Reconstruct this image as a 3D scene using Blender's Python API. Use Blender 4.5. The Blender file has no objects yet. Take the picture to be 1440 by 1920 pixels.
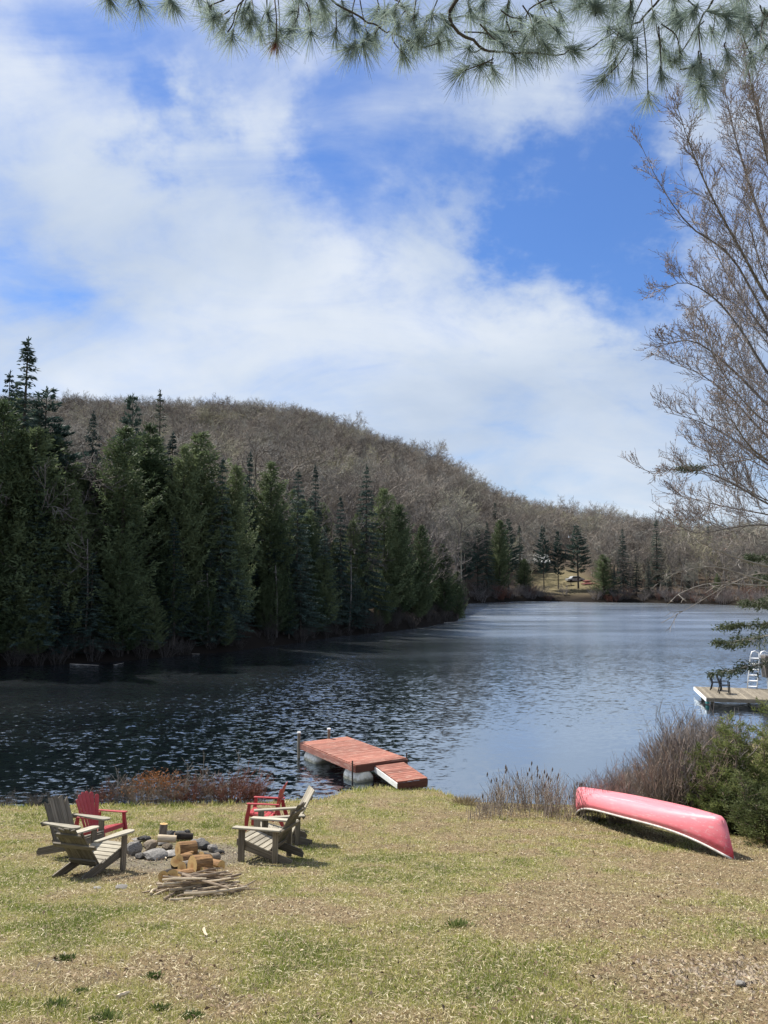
import bpy, bmesh, math, random
import numpy as np
from mathutils import Vector, Matrix, Quaternion, noise as mnoise

SC = bpy.context.scene
COL = SC.collection
R = math.radians
rng = np.random.default_rng(7)
random.seed(7)

# ------------------------------------------------------------------ camera
CAM_Z = 6.0
PITCH = R(4.57)
cam_data = bpy.data.cameras.new('camera')
cam_data.sensor_fit = 'HORIZONTAL'
cam_data.sensor_width = 36.0
cam_data.lens = 36.0
cam_data.clip_start = 0.1
cam_data.clip_end = 5000
cam = bpy.data.objects.new('camera', cam_data)
COL.objects.link(cam)
cam.location = (0, 0, CAM_Z)
cam.rotation_euler = (R(90) + PITCH, 0, 0)
SC.camera = cam

# ------------------------------------------------------------------ exposure
SC.view_settings.view_transform = 'Standard'
SC.view_settings.look = 'None'
SC.view_settings.gamma = 1.0
SC.view_settings.use_curve_mapping = False
SC.view_settings.exposure = 0.74
SC.render.engine = 'CYCLES'
SC.cycles.use_denoising = True
SC.cycles.max_bounces = 6
SC.cycles.diffuse_bounces = 2
SC.cycles.glossy_bounces = 3
SC.cycles.transmission_bounces = 3
SC.cycles.transparent_max_bounces = 6
SC.cycles.volume_bounces = 0

CT, ST = math.cos(PITCH), math.sin(PITCH)


def ray(px, py):
    """direction of the sight line through a point of the photograph"""
    a, b = (px - 720) / 1440.0, (960 - py) / 1440.0
    return Vector((a, CT - b * ST, ST + b * CT))


def at_y(px, py, y):
    d = ray(px, py)
    t = y / d.y
    return Vector((d.x * t, y, CAM_Z + d.z * t))


def at_z(px, py, z):
    d = ray(px, py)
    t = (z - CAM_Z) / d.z
    return Vector((d.x * t, d.y * t, z))


# ------------------------------------------------------------------ sun and sky
SUN_TO = Vector((-0.46, 0.44, 0.77)).normalized()
SUN_EL = math.asin(SUN_TO.z)
SUN_AZ = math.atan2(SUN_TO.x, SUN_TO.y)          # from +Y towards +X
sun_data = bpy.data.lights.new('sun', 'SUN')
sun_data.energy = 5.0
sun_data.angle = R(0.5)
sun_data.color = (1.0, 0.95, 0.86)
sun = bpy.data.objects.new('sun', sun_data)
COL.objects.link(sun)
sun.rotation_mode = 'QUATERNION'
sun.rotation_quaternion = (-SUN_TO).to_track_quat('-Z', 'Y')
sun.location = (-40, 40, 80)


class NT:
    """small helper round a node tree"""
    def __init__(s, tree):
        s.t = tree
        s.n = tree.nodes
        s.n.clear()

    def new(s, typ, **kw):
        n = s.n.new(typ)
        for k, v in kw.items():
            setattr(n, k, v)
        return n

    def link(s, a, b):
        s.t.links.new(a, b)

    def setin(s, n, key, v):
        if v is None:
            return
        if isinstance(v, bpy.types.NodeSocket):
            s.link(v, n.inputs[key])
        else:
            n.inputs[key].default_value = v

    def math(s, op, a, b=None, c=None, clamp=False):
        n = s.new('ShaderNodeMath', operation=op)
        n.use_clamp = clamp
        s.setin(n, 0, a)
        s.setin(n, 1, b)
        s.setin(n, 2, c)
        return n.outputs[0]

    def vmath(s, op, a, b=None, out=0):
        n = s.new('ShaderNodeVectorMath', operation=op)
        s.setin(n, 0, a)
        s.setin(n, 1, b)
        return n.outputs[out]

    def noise(s, vec, scale, detail=4.0, rough=0.55, dist=0.0, out='Fac'):
        n = s.new('ShaderNodeTexNoise')
        s.setin(n, 'Vector', vec)
        n.inputs['Scale'].default_value = scale
        n.inputs['Detail'].default_value = detail
        n.inputs['Roughness'].default_value = rough
        n.inputs['Distortion'].default_value = dist
        return n.outputs[out]

    def ramp(s, fac, stops, interp='LINEAR'):
        n = s.new('ShaderNodeValToRGB')
        cr = n.color_ramp
        cr.interpolation = interp
        while len(cr.elements) < len(stops):
            cr.elements.new(0.5)
        for e, (p, c) in zip(cr.elements, stops):
            e.position = p
            e.color = (c[0], c[1], c[2], 1)
        s.setin(n, 'Fac', fac)
        return n.outputs['Color']

    def mix(s, fac, a, b, mode='MIX'):
        n = s.new('ShaderNodeMix', data_type='RGBA', blend_type=mode)
        s.setin(n, 0, fac)
        for i, v in ((6, a), (7, b)):
            if isinstance(v, (tuple, list)):
                v = (v[0], v[1], v[2], 1)
            s.setin(n, i, v)
        return n.outputs[2]

    def maprange(s, v, a, b, c=0.0, d=1.0, smooth=False):
        n = s.new('ShaderNodeMapRange')
        n.interpolation_type = 'SMOOTHSTEP' if smooth else 'LINEAR'
        s.setin(n, 'Value', v)
        n.inputs['From Min'].default_value = a
        n.inputs['From Max'].default_value = b
        n.inputs['To Min'].default_value = c
        n.inputs['To Max'].default_value = d
        return n.outputs['Result']

    def mapping(s, vec, scale=(1, 1, 1), rot=(0, 0, 0), loc=(0, 0, 0)):
        n = s.new('ShaderNodeMapping')
        s.setin(n, 'Vector', vec)
        n.inputs['Scale'].default_value = scale
        n.inputs['Rotation'].default_value = rot
        n.inputs['Location'].default_value = loc
        return n.outputs[0]


world = bpy.data.worlds.new('World')
SC.world = world
world.use_nodes = True
w = NT(world.node_tree)
w_out = w.new('ShaderNodeOutputWorld')
w_bg = w.new('ShaderNodeBackground')
w.link(w_bg.outputs[0], w_out.inputs[0])
SKY_STRENGTH = 0.10
w_bg.inputs['Strength'].default_value = SKY_STRENGTH
sky = w.new('ShaderNodeTexSky', sky_type='NISHITA')
sky.sun_disc = False
sky.sun_elevation = SUN_EL
sky.sun_rotation = SUN_AZ
sky.altitude = 300
sky.air_density = 1.25
sky.dust_density = 0.2
sky.ozone_density = 3.0
tc = w.new('ShaderNodeTexCoord')
dirv = tc.outputs['Generated']
sep = w.new('ShaderNodeSeparateXYZ')
w.link(dirv, sep.inputs[0])
zden = w.math('ADD', w.math('MAXIMUM', sep.outputs['Z'], 0.0), 0.50)
comb = w.new('ShaderNodeCombineXYZ')
w.link(w.math('DIVIDE', sep.outputs['X'], zden), comb.inputs[0])
w.link(w.math('DIVIDE', sep.outputs['Y'], zden), comb.inputs[1])
plane = comb.outputs[0]
# wispy displacement of the direction so that cloud edges fray
wob = w.noise(plane, 4.2, 6.0, 0.62, 0.0, 'Color')
wobv = w.vmath('MULTIPLY', w.vmath('SUBTRACT', wob, (0.5, 0.5, 0.5)), (0.42, 0.42, 0.42))
dir2 = w.vmath('ADD', dirv, wobv)
cl_big = w.noise(w.mapping(plane, (1.0, 1.25, 1), (0, 0, R(-28)), (3.1, 1.7, 0)), 2.4, 6.0, 0.55, 0.5)
cl_str = w.noise(w.mapping(plane, (0.8, 1.7, 1), (0, 0, R(-38)), (0.4, 7.7, 0)), 4.6, 8.0, 0.6, 0.8)
cover = w.math('ADD', w.math('MULTIPLY', cl_big, 1.15), w.math('MULTIPLY', cl_str, 1.35))
cover = w.math('SUBTRACT', cover, 0.66)
# openings of clear blue (negative) and banks of cloud (positive), as directions in the sky
for (bx, by, br, bw) in [
        (1090, 425, 215, -1.15), (930, 430, 150, -0.45), (1210, 470, 120, -0.45), (1240, 330, 110, -0.25), (1060, 190, 170, 0.12), (1210, 150, 130, 0.14), (480, 90, 120, 0.2), (380, 150, 70, 0.25),
        (690, 300, 180, -0.45), (860, 300, 150, -0.25), (830, 170, 190, -0.12), (620, 150, 120, -0.08), (250, 160, 160, -0.30), (140, 60, 130, -0.2),
        (330, 250, 90, -0.40), (70, 440, 130, -0.32), (420, 330, 60, -0.15), (1180, 650, 110, -0.40), (640, 60, 200, -0.15), (1100, 90, 150, -0.05), (950, 170, 130, 0.12), (720, 205, 90, 0.15),
        (480, 200, 150, 0.32), (110, 260, 160, 0.30), (420, 480, 230, 0.35), (700, 500, 220, 0.35), (1050, 590, 200, 0.35), (800, 390, 70, 0.30),
        (400, 640, 300, 0.30), (900, 760, 320, 0.35), (100, 600, 250, 0.2), (950, 240, 90, 0.25), (1180, 850, 200, 0.2)]:
    c = ray(bx, by).normalized()
    dist = w.vmath('DISTANCE', dir2, tuple(c), 'Value')
    cover = w.math('ADD', cover, w.maprange(dist, 0.0, br / 1440.0 * 1.25, bw, 0.0, True))
hz_cov = w.maprange(sep.outputs['Z'], 0.0, 0.22, 0.22, 0.0)
cover = w.math('ADD', cover, hz_cov)
fac = w.maprange(cover, -0.30, 1.18, 0.07, 0.97, True)
cl_tone = w.noise(w.mapping(plane, (1, 1.3, 1), (0, 0, 0.4), (9, 2, 0)), 1.7, 6.0, 0.5, 0.3)
cl_col = w.ramp(cl_tone, [(0.30, (2.95, 3.55, 4.5)), (0.50, (4.0, 4.5, 5.2)), (0.70, (5.2, 5.5, 5.9))])
sky_col = w.mix(1.0, sky.outputs[0], (0.29, 0.49, 0.80), 'MULTIPLY')
w.link(w.mix(fac, sky_col, cl_col), w_bg.inputs['Color'])


# ------------------------------------------------------------------ helpers
def tag(o, label=None, cat=None, group=None, kind=None):
    if label:
        o['label'] = label
    if cat:
        o['category'] = cat
    if group:
        o['group'] = group
    if kind:
        o['kind'] = kind
    return o


def empty(name, loc=(0, 0, 0), rotz=0.0):
    o = bpy.data.objects.new(name, None)
    o.empty_display_size = 0.2
    COL.objects.link(o)
    o.location = loc
    o.rotation_euler = (0, 0, rotz)
    return o


def link_mesh(name, me, mats, parent=None):
    if not isinstance(mats, (list, tuple)):
        mats = [mats]
    for m in mats:
        if m is not None:
            me.materials.append(m)
    o = bpy.data.objects.new(name, me)
    COL.objects.link(o)
    if parent is not None:
        o.parent = parent
    return o


def np_mesh(name, V, F, colors=None, smooth=False, mat_idx=None):
    """mesh from numpy arrays; F is (n,3) or (n,4)"""
    me = bpy.data.meshes.new(name)
    V = np.asarray(V, np.float32)
    F = np.asarray(F, np.int32)
    n, k = F.shape
    me.vertices.add(len(V))
    me.vertices.foreach_set('co', V.ravel())
    me.loops.add(n * k)
    me.loops.foreach_set('vertex_index', F.ravel())
    me.polygons.add(n)
    me.polygons.foreach_set('loop_start', np.arange(0, n * k, k, dtype=np.int32))
    me.polygons.foreach_set('loop_total', np.full(n, k, np.int32))
    if smooth:
        me.polygons.foreach_set('use_smooth', np.ones(n, bool))
    if mat_idx is not None:
        me.polygons.foreach_set('material_index', np.asarray(mat_idx, np.int32))
    if colors is not None:
        a = me.color_attributes.new('tint', 'FLOAT_COLOR', 'POINT')
        c = np.ones((len(V), 4), np.float32)
        c[:, :3] = colors
        a.data.foreach_set('color', c.ravel())
    me.update(calc_edges=True)
    me.validate()
    return me


class MB:
    """collects shapes for one mesh"""
    def __init__(s):
        s.v, s.f, s.m = [], [], []

    def add(s, vs, fs, mi=0):
        b = len(s.v)
        s.v.extend([tuple(q) for q in vs])
        s.f.extend([tuple(i + b for i in f) for f in fs])
        s.m.extend([mi] * len(fs))

    def box(s, c, size, rot=None, mi=0):
        hx, hy, hz = size[0] / 2, size[1] / 2, size[2] / 2
        vs = [Vector((x, y, z)) for x in (-hx, hx) for y in (-hy, hy) for z in (-hz, hz)]
        if rot is not None:
            vs = [rot @ q for q in vs]
        c = Vector(c)
        s.add([q + c for q in vs], [(0, 1, 3, 2), (4, 6, 7, 5), (0, 4, 5, 1), (2, 3, 7, 6), (0, 2, 6, 4), (1, 5, 7, 3)], mi)

    def tube(s, pts, rad, n=5, cap=True, mi=0, mi_cap=None):
        pts = [Vector(p) for p in pts]
        if not isinstance(rad, (list, tuple)):
            rad = [rad] * len(pts)
        vs, fs = [], []
        ref = Vector((0.31, 0.17, 0.93))
        for i, p in enumerate(pts):
            t = (pts[min(i + 1, len(pts) - 1)] - pts[max(i - 1, 0)])
            if t.length < 1e-9:
                t = Vector((0, 0, 1))
            t.normalize()
            a = t.cross(ref)
            if a.length < 0.05:
                a = t.cross(Vector((1, 0, 0)))
            a.normalize()
            b = t.cross(a)
            for k in range(n):
                an = 2 * math.pi * k / n
                vs.append(p + (a * math.cos(an) + b * math.sin(an)) * rad[i])
        for i in range(len(pts) - 1):
            for k in range(n):
                k2 = (k + 1) % n
                fs.append((i * n + k, (i + 1) * n + k, (i + 1) * n + k2, i * n + k2))
        s.add(vs, fs, mi)
        if cap:
            L = len(pts) - 1
            b0 = len(s.v) - len(vs)
            s.f.append(tuple(b0 + k for k in range(n)))
            s.f.append(tuple(b0 + L * n + k for k in reversed(range(n))))
            s.m.extend([mi if mi_cap is None else mi_cap] * 2)

    def lathe(s, prof, n=20, mi=0):
        """prof: list of (r, z)"""
        vs, fs = [], []
        for (r, z) in prof:
            for k in range(n):
                a = 2 * math.pi * k / n
                vs.append((r * math.cos(a), r * math.sin(a), z))
        for i in range(len(prof) - 1):
            for k in range(n):
                k2 = (k + 1) % n
                fs.append((i * n + k, i * n + k2, (i + 1) * n + k2, (i + 1) * n + k))
        s.add(vs, fs, mi)

    def mesh(s, name, smooth=False):
        me = bpy.data.meshes.new(name)
        me.from_pydata(s.v, [], s.f)
        me.polygons.foreach_set('material_index', np.asarray(s.m, np.int32))
        if smooth:
            me.polygons.foreach_set('use_smooth', np.ones(len(s.f), bool))
        me.update()
        return me

    def build(s, name, mats, parent=None, smooth=False, bevel=0.0):
        me = s.mesh(name, smooth)
        if bevel > 0:
            bm = bmesh.new()
            bm.from_mesh(me)
            bmesh.ops.bevel(bm, geom=bm.edges[:], offset=bevel, segments=1, affect='EDGES', clamp_overlap=True)
            bm.to_mesh(me)
            bm.free()
        return link_mesh(name, me, mats, parent)


def kids(o):
    return [c for c in o.children]


def copy_tree(o, parent=None):
    c = o.copy()
    COL.objects.link(c)
    if parent is not None:
        c.parent = parent
    for ch in list(o.children):
        copy_tree(ch, c)
    return c


def frame(p0, p1, up):
    """matrix whose X runs p0->p1 and whose Z is near up, at the midpoint"""
    p0, p1, up = Vector(p0), Vector(p1), Vector(up)
    x = (p1 - p0).normalized()
    y = up.cross(x).normalized()
    z = x.cross(y).normalized()
    m = Matrix((x, y, z)).transposed().to_4x4()
    m.translation = (p0 + p1) / 2
    return m, (p1 - p0).length


def board(name, mat, parent, p0, p1, width, thick, up=(0, 0, 1), bevel=0.004):
    """a sawn board with its own frame, X along the grain, width across, thick along up"""
    m, L = frame(p0, p1, up)
    mb = MB()
    mb.box((0, 0, 0), (L, width, thick))
    o = mb.build(name, mat, parent, bevel=bevel)
    o.matrix_local = m
    return o


def shaped_board(name, mat, parent, p0, p1, outline, thick, up=(0, 0, 1), bevel=0.003):
    """board with a traced outline (x from -.5 to .5 of the length, y in metres)"""
    m, L = frame(p0, p1, up)
    n = len(outline)
    mb = MB()
    vs = [(x * L, y, -thick / 2) for x, y in outline] + [(x * L, y, thick / 2) for x, y in outline]
    fs = [tuple(reversed(range(n))), tuple(range(n, 2 * n))] + [(i, (i + 1) % n, n + (i + 1) % n, n + i) for i in range(n)]
    mb.add(vs, fs)
    o = mb.build(name, mat, parent, bevel=bevel)
    o.matrix_local = m
    return o


# value noise in numpy (for scattering and tinting)
_perm = np.random.default_rng(11).random((256, 256))


def vnoise(x, y):
    xi, yi = np.floor(x).astype(int), np.floor(y).astype(int)
    fx, fy = x - xi, y - yi
    fx, fy = fx * fx * (3 - 2 * fx), fy * fy * (3 - 2 * fy)
    g = lambda a, b: _perm[a % 256, b % 256]
    return (g(xi, yi) * (1 - fx) + g(xi + 1, yi) * fx) * (1 - fy) + (g(xi, yi + 1) * (1 - fx) + g(xi + 1, yi + 1) * fx) * fy


def fbm(x, y, s=1.0, o=4):
    t, a, tot = 0, 1.0, 0
    for k in range(o):
        t = t + a * vnoise(x * s + 13.7 * k, y * s + 5.1 * k)
        tot += a
        a *= 0.5
        s *= 2.1
    return t / tot


# ------------------------------------------------------------------ materials
def base_mat(name):
    m = bpy.data.materials.new(name)
    m.use_nodes = True
    t = NT(m.node_tree)
    out = t.new('ShaderNodeOutputMaterial')
    b = t.new('ShaderNodeBsdfPrincipled')
    t.link(b.outputs[0], out.inputs[0])
    return m, t, b, out


def mat_simple(name, c1, c2, scale=3.0, rough=0.8, stretch=(1, 1, 1), detail=5.0, bump=0.0, bscale=None, spec=0.3, lo=0.3, hi=0.7, rand=0.0, coord='Object', metal=0.0):
    m, t, b, out = base_mat(name)
    tcn = t.new('ShaderNodeTexCoord')
    v = t.mapping(tcn.outputs[coord], stretch)
    if rand:
        oi = t.new('ShaderNodeObjectInfo')
        v = t.vmath('ADD', v, oi.outputs['Location'])
    n = t.noise(v, scale, detail, 0.6)
    col = t.ramp(n, [(lo, c1), (hi, c2)])
    if rand:
        k = t.maprange(oi.outputs['Random'], 0, 1, 1 - rand, 1 + rand)
        cmb = t.new('ShaderNodeCombineColor')
        for i in range(3):
            t.link(k, cmb.inputs[i])
        col = t.mix(1.0, col, cmb.outputs[0], 'MULTIPLY')
    t.link(col, b.inputs['Base Color'])
    b.inputs['Roughness'].default_value = rough
    b.inputs['Specular IOR Level'].default_value = spec
    b.inputs['Metallic'].default_value = metal
    if bump:
        bn = t.new('ShaderNodeBump')
        bn.inputs['Strength'].default_value = bump
        bn.inputs['Distance'].default_value = 0.02
        t.link(t.noise(v, bscale or scale * 2, 6.0, 0.6), bn.inputs['Height'])
        t.link(bn.outputs[0], b.inputs['Normal'])
    return m


def mat_foliage(name, c1, c2, trans=0.25, scale=0.6, rand=0.25, attr=False):
    """leaf and needle material: diffuse with some light let through"""
    m = bpy.data.materials.new(name)
    m.use_nodes = True
    t = NT(m.node_tree)
    out = t.new('ShaderNodeOutputMaterial')
    if attr:
        a = t.new('ShaderNodeVertexColor')
        a.layer_name = 'tint'
        col = a.outputs['Color']
    else:
        geo = t.new('ShaderNodeNewGeometry')
        n = t.noise(geo.outputs['Position'], scale, 4.0, 0.65)
        oi = t.new('ShaderNodeObjectInfo')
        n2 = t.math('ADD', n, t.maprange(oi.outputs['Random'], 0, 1, -rand, rand))
        col = t.ramp(n2, [(0.25, c1), (0.75, c2)])
    d = t.new('ShaderNodeBsdfPrincipled')
    d.inputs['Roughness'].default_value = 0.7
    d.inputs['Specular IOR Level'].default_value = 0.25
    t.link(col, d.inputs['Base Color'])
    tr = t.new('ShaderNodeBsdfTranslucent')
    t.link(col, tr.inputs['Color'])
    mx = t.new('ShaderNodeMixShader')
    mx.inputs[0].default_value = trans
    t.link(d.outputs[0], mx.inputs[1])
    t.link(tr.outputs[0], mx.inputs[2])
    t.link(mx.outputs[0], out.inputs[0])
    return m


def mat_wood(name, c1, c2, c3, rough=0.8, blot=0.5, moss=None, worn=None):
    """weathered boards: grain along X, blotches, knots of wear"""
    m, t, b, out = base_mat(name)
    tcn = t.new('ShaderNodeTexCoord')
    oi = t.new('ShaderNodeObjectInfo')
    sh = t.vmath('MULTIPLY', oi.outputs['Random'], (17.0, 9.0, 5.0))
    v0 = t.vmath('ADD', tcn.outputs['Object'], sh)
    g = t.noise(t.mapping(v0, (2.0, 70, 70)), 1.0, 4.0, 0.6)
    bl = t.noise(t.mapping(v0, (3.0, 8, 8)), 1.2, 5.0, 0.6)
    col = t.ramp(g, [(0.3, c1), (0.5, c2), (0.72, c3)])
    dark = t.mix(1.0, col, (0.45, 0.43, 0.40), 'MULTIPLY')
    col = t.mix(t.maprange(bl, 0.45, 0.72, 0, blot), col, dark)
    k = t.maprange(oi.outputs['Random'], 0, 1, 0.74, 1.2)
    cmb = t.new('ShaderNodeCombineColor')
    for i in range(3):
        t.link(k, cmb.inputs[i])
    col = t.mix(1.0, col, cmb.outputs[0], 'MULTIPLY')
    if worn:
        wn = t.noise(t.mapping(v0, (2.0, 9, 9)), 1.6, 6.0, 0.65)
        col = t.mix(t.maprange(wn, 0.52, 0.68, 0, 0.75), col, worn)
    if moss:
        mn = t.noise(v0, 9.0, 5.0, 0.6)
        col = t.mix(t.maprange(mn, 0.5, 0.62, 0, 0.8), col, moss)
    t.link(col, b.inputs['Base Color'])
    b.inputs['Roughness'].default_value = rough
    b.inputs['Specular IOR Level'].default_value = 0.3
    bn = t.new('ShaderNodeBump')
    bn.inputs['Strength'].default_value = 0.5
    bn.inputs['Distance'].default_value = 0.004
    t.link(g, bn.inputs['Height'])
    t.link(bn.outputs[0], b.inputs['Normal'])
    return m


M = {}
M['bark'] = mat_simple('conifer_bark', (0.035, 0.028, 0.022), (0.10, 0.085, 0.07), 6, 0.9, (3, 3, 0.6), bump=0.6)
M['bark_grey'] = mat_simple('grey_bark', (0.07, 0.06, 0.055), (0.20, 0.18, 0.165), 5, 0.9, (2, 2, 0.7), bump=0.5, coord='Object')
M['twig_red'] = mat_simple('reddish_twigs', (0.165, 0.142, 0.136), (0.30, 0.268, 0.256), 1.5, 0.8)
M['twig_grey'] = mat_simple('grey_twigs', (0.085, 0.075, 0.07), (0.21, 0.185, 0.17), 2.5, 0.85)
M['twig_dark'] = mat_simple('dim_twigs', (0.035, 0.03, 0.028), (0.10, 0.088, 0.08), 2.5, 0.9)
M['twig_tan'] = mat_simple('tan_twigs', (0.15, 0.11, 0.085), (0.34, 0.27, 0.21), 2.5, 0.85)
M['twig_rust'] = mat_simple('rusty_twigs', (0.12, 0.045, 0.03), (0.22, 0.10, 0.07), 2.5, 0.85)
M['leaf_orange'] = mat_foliage('orange_shrub_leaves', (0.20, 0.08, 0.028), (0.33, 0.15, 0.055), 0.3)
M['pale_branch'] = mat_simple('pale_dead_branch', (0.15, 0.135, 0.12), (0.34, 0.31, 0.275), 4, 0.85)
M['bud'] = mat_simple('spring_buds', (0.18, 0.115, 0.095), (0.33, 0.235, 0.19), 3, 0.7)
def mat_far_wood():
    m, t, b, out = base_mat('bare_wood_far')
    oi = t.new('ShaderNodeObjectInfo')
    geo = t.new('ShaderNodeNewGeometry')
    n = t.noise(geo.outputs['Position'], 0.03, 3.0, 0.6)
    f = t.math('ADD', t.math('MULTIPLY', oi.outputs['Random'], 0.8), t.math('MULTIPLY', t.math('SUBTRACT', n, 0.4), 0.6))
    col = t.ramp(f, [(0.0, (0.125, 0.108, 0.095)), (0.25, (0.20, 0.177, 0.157)), (0.5, (0.30, 0.26, 0.22)), (0.7, (0.26, 0.252, 0.23)), (0.95, (0.37, 0.345, 0.225))])
    t.link(col, b.inputs['Base Color'])
    b.inputs['Roughness'].default_value = 0.9
    b.inputs['Specular IOR Level'].default_value = 0.15
    return m


M['far_twig'] = mat_far_wood()
M['spruce'] = mat_foliage('spruce_needles', (0.022, 0.046, 0.042), (0.070, 0.104, 0.084), 0.22, 0.35)
M['cedar'] = mat_foliage('cedar_sprays', (0.050, 0.076, 0.036), (0.150, 0.185, 0.092), 0.32, 0.35)
M['pine'] = mat_foliage('pine_needles', (0.024, 0.050, 0.044), (0.075, 0.112, 0.090), 0.22, 0.35)
M['pale_fir'] = mat_foliage('pale_needles', (0.06, 0.075, 0.06), (0.13, 0.145, 0.12), 0.22, 0.35)
M['near_pine'] = mat_foliage('long_pine_needles', (0.17, 0.225, 0.20), (0.30, 0.36, 0.31), 0.5, 9.0, 0.15)
M['bush_green'] = mat_foliage('evergreen_bush', (0.085, 0.11, 0.034), (0.26, 0.285, 0.105), 0.5, 2.2, 0.2)
M['bush_dark'] = mat_foliage('evergreen_bush_dark', (0.05, 0.07, 0.024), (0.16, 0.18, 0.07), 0.42, 2.2, 0.2)
M['fir_near'] = mat_foliage('fir_sprays', (0.03, 0.05, 0.028), (0.09, 0.11, 0.055), 0.25, 2.0, 0.2)
M['grass'] = mat_foliage('grass_blades', None, None, 0.3, attr=True)
M['leaf_litter'] = mat_foliage('dry_leaves', None, None, 0.15, attr=True)
M['tuft'] = mat_foliage('dark_green_grass', (0.075, 0.11, 0.03), (0.16, 0.20, 0.065), 0.3, 8)
M['straw'] = mat_foliage('dead_straw', (0.22, 0.17, 0.10), (0.45, 0.38, 0.24), 0.25, 3)
M['wood_chair'] = mat_wood('weathered_chair_wood', (0.10, 0.082, 0.058), (0.20, 0.168, 0.122), (0.34, 0.29, 0.22), blot=0.6)
M['wood_dark'] = mat_wood('dark_chair_wood', (0.085, 0.073, 0.054), (0.165, 0.14, 0.106), (0.28, 0.245, 0.195), blot=0.6)
M['wood_light'] = mat_wood('silvered_wood', (0.20, 0.175, 0.132), (0.35, 0.315, 0.245), (0.49, 0.45, 0.37), blot=0.4)
M['wood_moss'] = mat_wood('mossy_wood', (0.075, 0.06, 0.045), (0.14, 0.115, 0.09), (0.22, 0.19, 0.15), blot=0.6, moss=(0.045, 0.055, 0.02))
M['red_plastic'] = mat_simple('red_plastic', (0.31, 0.028, 0.034), (0.43, 0.058, 0.064), 4, 0.5, spec=0.45)
M['dock_red'] = mat_wood('red_stained_deck', (0.19, 0.062, 0.040), (0.32, 0.115, 0.078), (0.44, 0.21, 0.155), 0.7, 0.5, worn=(0.46, 0.30, 0.235))
M['dock_dark'] = mat_wood('stained_fascia', (0.07, 0.03, 0.022), (0.12, 0.05, 0.038), (0.18, 0.08, 0.06))
M['dock_grey'] = mat_wood('grey_deck', (0.13, 0.11, 0.08), (0.21, 0.18, 0.135), (0.29, 0.255, 0.20), blot=0.35)
def mat_barrel():
    m, t, b, out = base_mat('white_barrel')
    geo = t.new('ShaderNodeNewGeometry')
    p = geo.outputs['Position']
    sp = t.new('ShaderNodeSeparateXYZ')
    t.link(p, sp.inputs[0])
    n = t.noise(p, 7.0, 5.0, 0.65)
    col = t.ramp(n, [(0.3, (0.56, 0.54, 0.47)), (0.65, (0.78, 0.76, 0.70))])
    # algae and scum up to the usual waterline
    z = t.math('ADD', sp.outputs['Z'], t.math('MULTIPLY', t.math('SUBTRACT', n, 0.5), 0.16))
    col = t.mix(t.maprange(z, 0.05, 0.13, 0.85, 0.0), col, (0.13, 0.12, 0.06))
    t.link(col, b.inputs['Base Color'])
    b.inputs['Roughness'].default_value = 0.5
    return m


M['barrel'] = mat_barrel()
M['white_paint'] = mat_simple('white_paint', (0.68, 0.68, 0.66), (0.84, 0.84, 0.82), 5, 0.5)
M['white_metal'] = mat_simple('white_metal', (0.72, 0.73, 0.75), (0.86, 0.87, 0.88), 5, 0.4, spec=0.5)
M['black_plastic'] = mat_simple('black_plastic', (0.012, 0.013, 0.014), (0.03, 0.032, 0.034), 5, 0.5)
M['grey_cover'] = mat_simple('grey_brown_cover', (0.075, 0.066, 0.06), (0.13, 0.118, 0.108), 5, 0.8)
M['gunwale'] = mat_simple('worn_white_gunwale', (0.42, 0.40, 0.37), (0.70, 0.68, 0.65), 9, 0.6)
M['teal'] = mat_simple('teal_foam', (0.06, 0.26, 0.24), (0.12, 0.36, 0.33), 5, 0.7)
M['iron'] = mat_simple('rusty_iron', (0.03, 0.024, 0.02), (0.09, 0.06, 0.045), 12, 0.8)
M['log_bark'] = mat_simple('log_bark', (0.10, 0.052, 0.024), (0.36, 0.20, 0.085), 7, 0.85, (1, 5, 5), bump=0.6)
M['log_bark_grey'] = mat_simple('grey_log_bark', (0.10, 0.085, 0.07), (0.26, 0.22, 0.18), 7, 0.9, (1, 5, 5), bump=0.6)


def mat_cut():
    m, t, b, out = base_mat('cut_wood')
    tcn = t.new('ShaderNodeTexCoord')
    o = tcn.outputs['Object']
    oi = t.new('ShaderNodeObjectInfo')
    sp = t.new('ShaderNodeSeparateXYZ')
    t.link(o, sp.inputs[0])
    cyz = t.new('ShaderNodeCombineXYZ')
    t.link(sp.outputs['Y'], cyz.inputs[0])
    t.link(sp.outputs['Z'], cyz.inputs[1])
    wob = t.noise(o, 12.0, 3.0, 0.5)
    rr = t.math('ADD', t.vmath('LENGTH', cyz.outputs[0], None, 'Value'), t.math('MULTIPLY', wob, 0.02))
    ring = t.math('SINE', t.math('MULTIPLY', rr, 420.0))
    col = t.mix(t.maprange(ring, -1, 1, 0, 0.45), (0.60, 0.41, 0.18), (0.40, 0.235, 0.085))
    col = t.mix(t.maprange(rr, 0.025, 0.075, 0.75, 0.0), col, (0.34, 0.17, 0.065))
    n = t.noise(o, 30.0, 4.0, 0.7)
    col = t.mix(t.maprange(n, 0.52, 0.7, 0, 0.55), col, (0.22, 0.14, 0.075))
    t.link(col, b.inputs['Base Color'])
    b.inputs['Roughness'].default_value = 0.85
    b.inputs['Specular IOR Level'].default_value = 0.2
    return m


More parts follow.
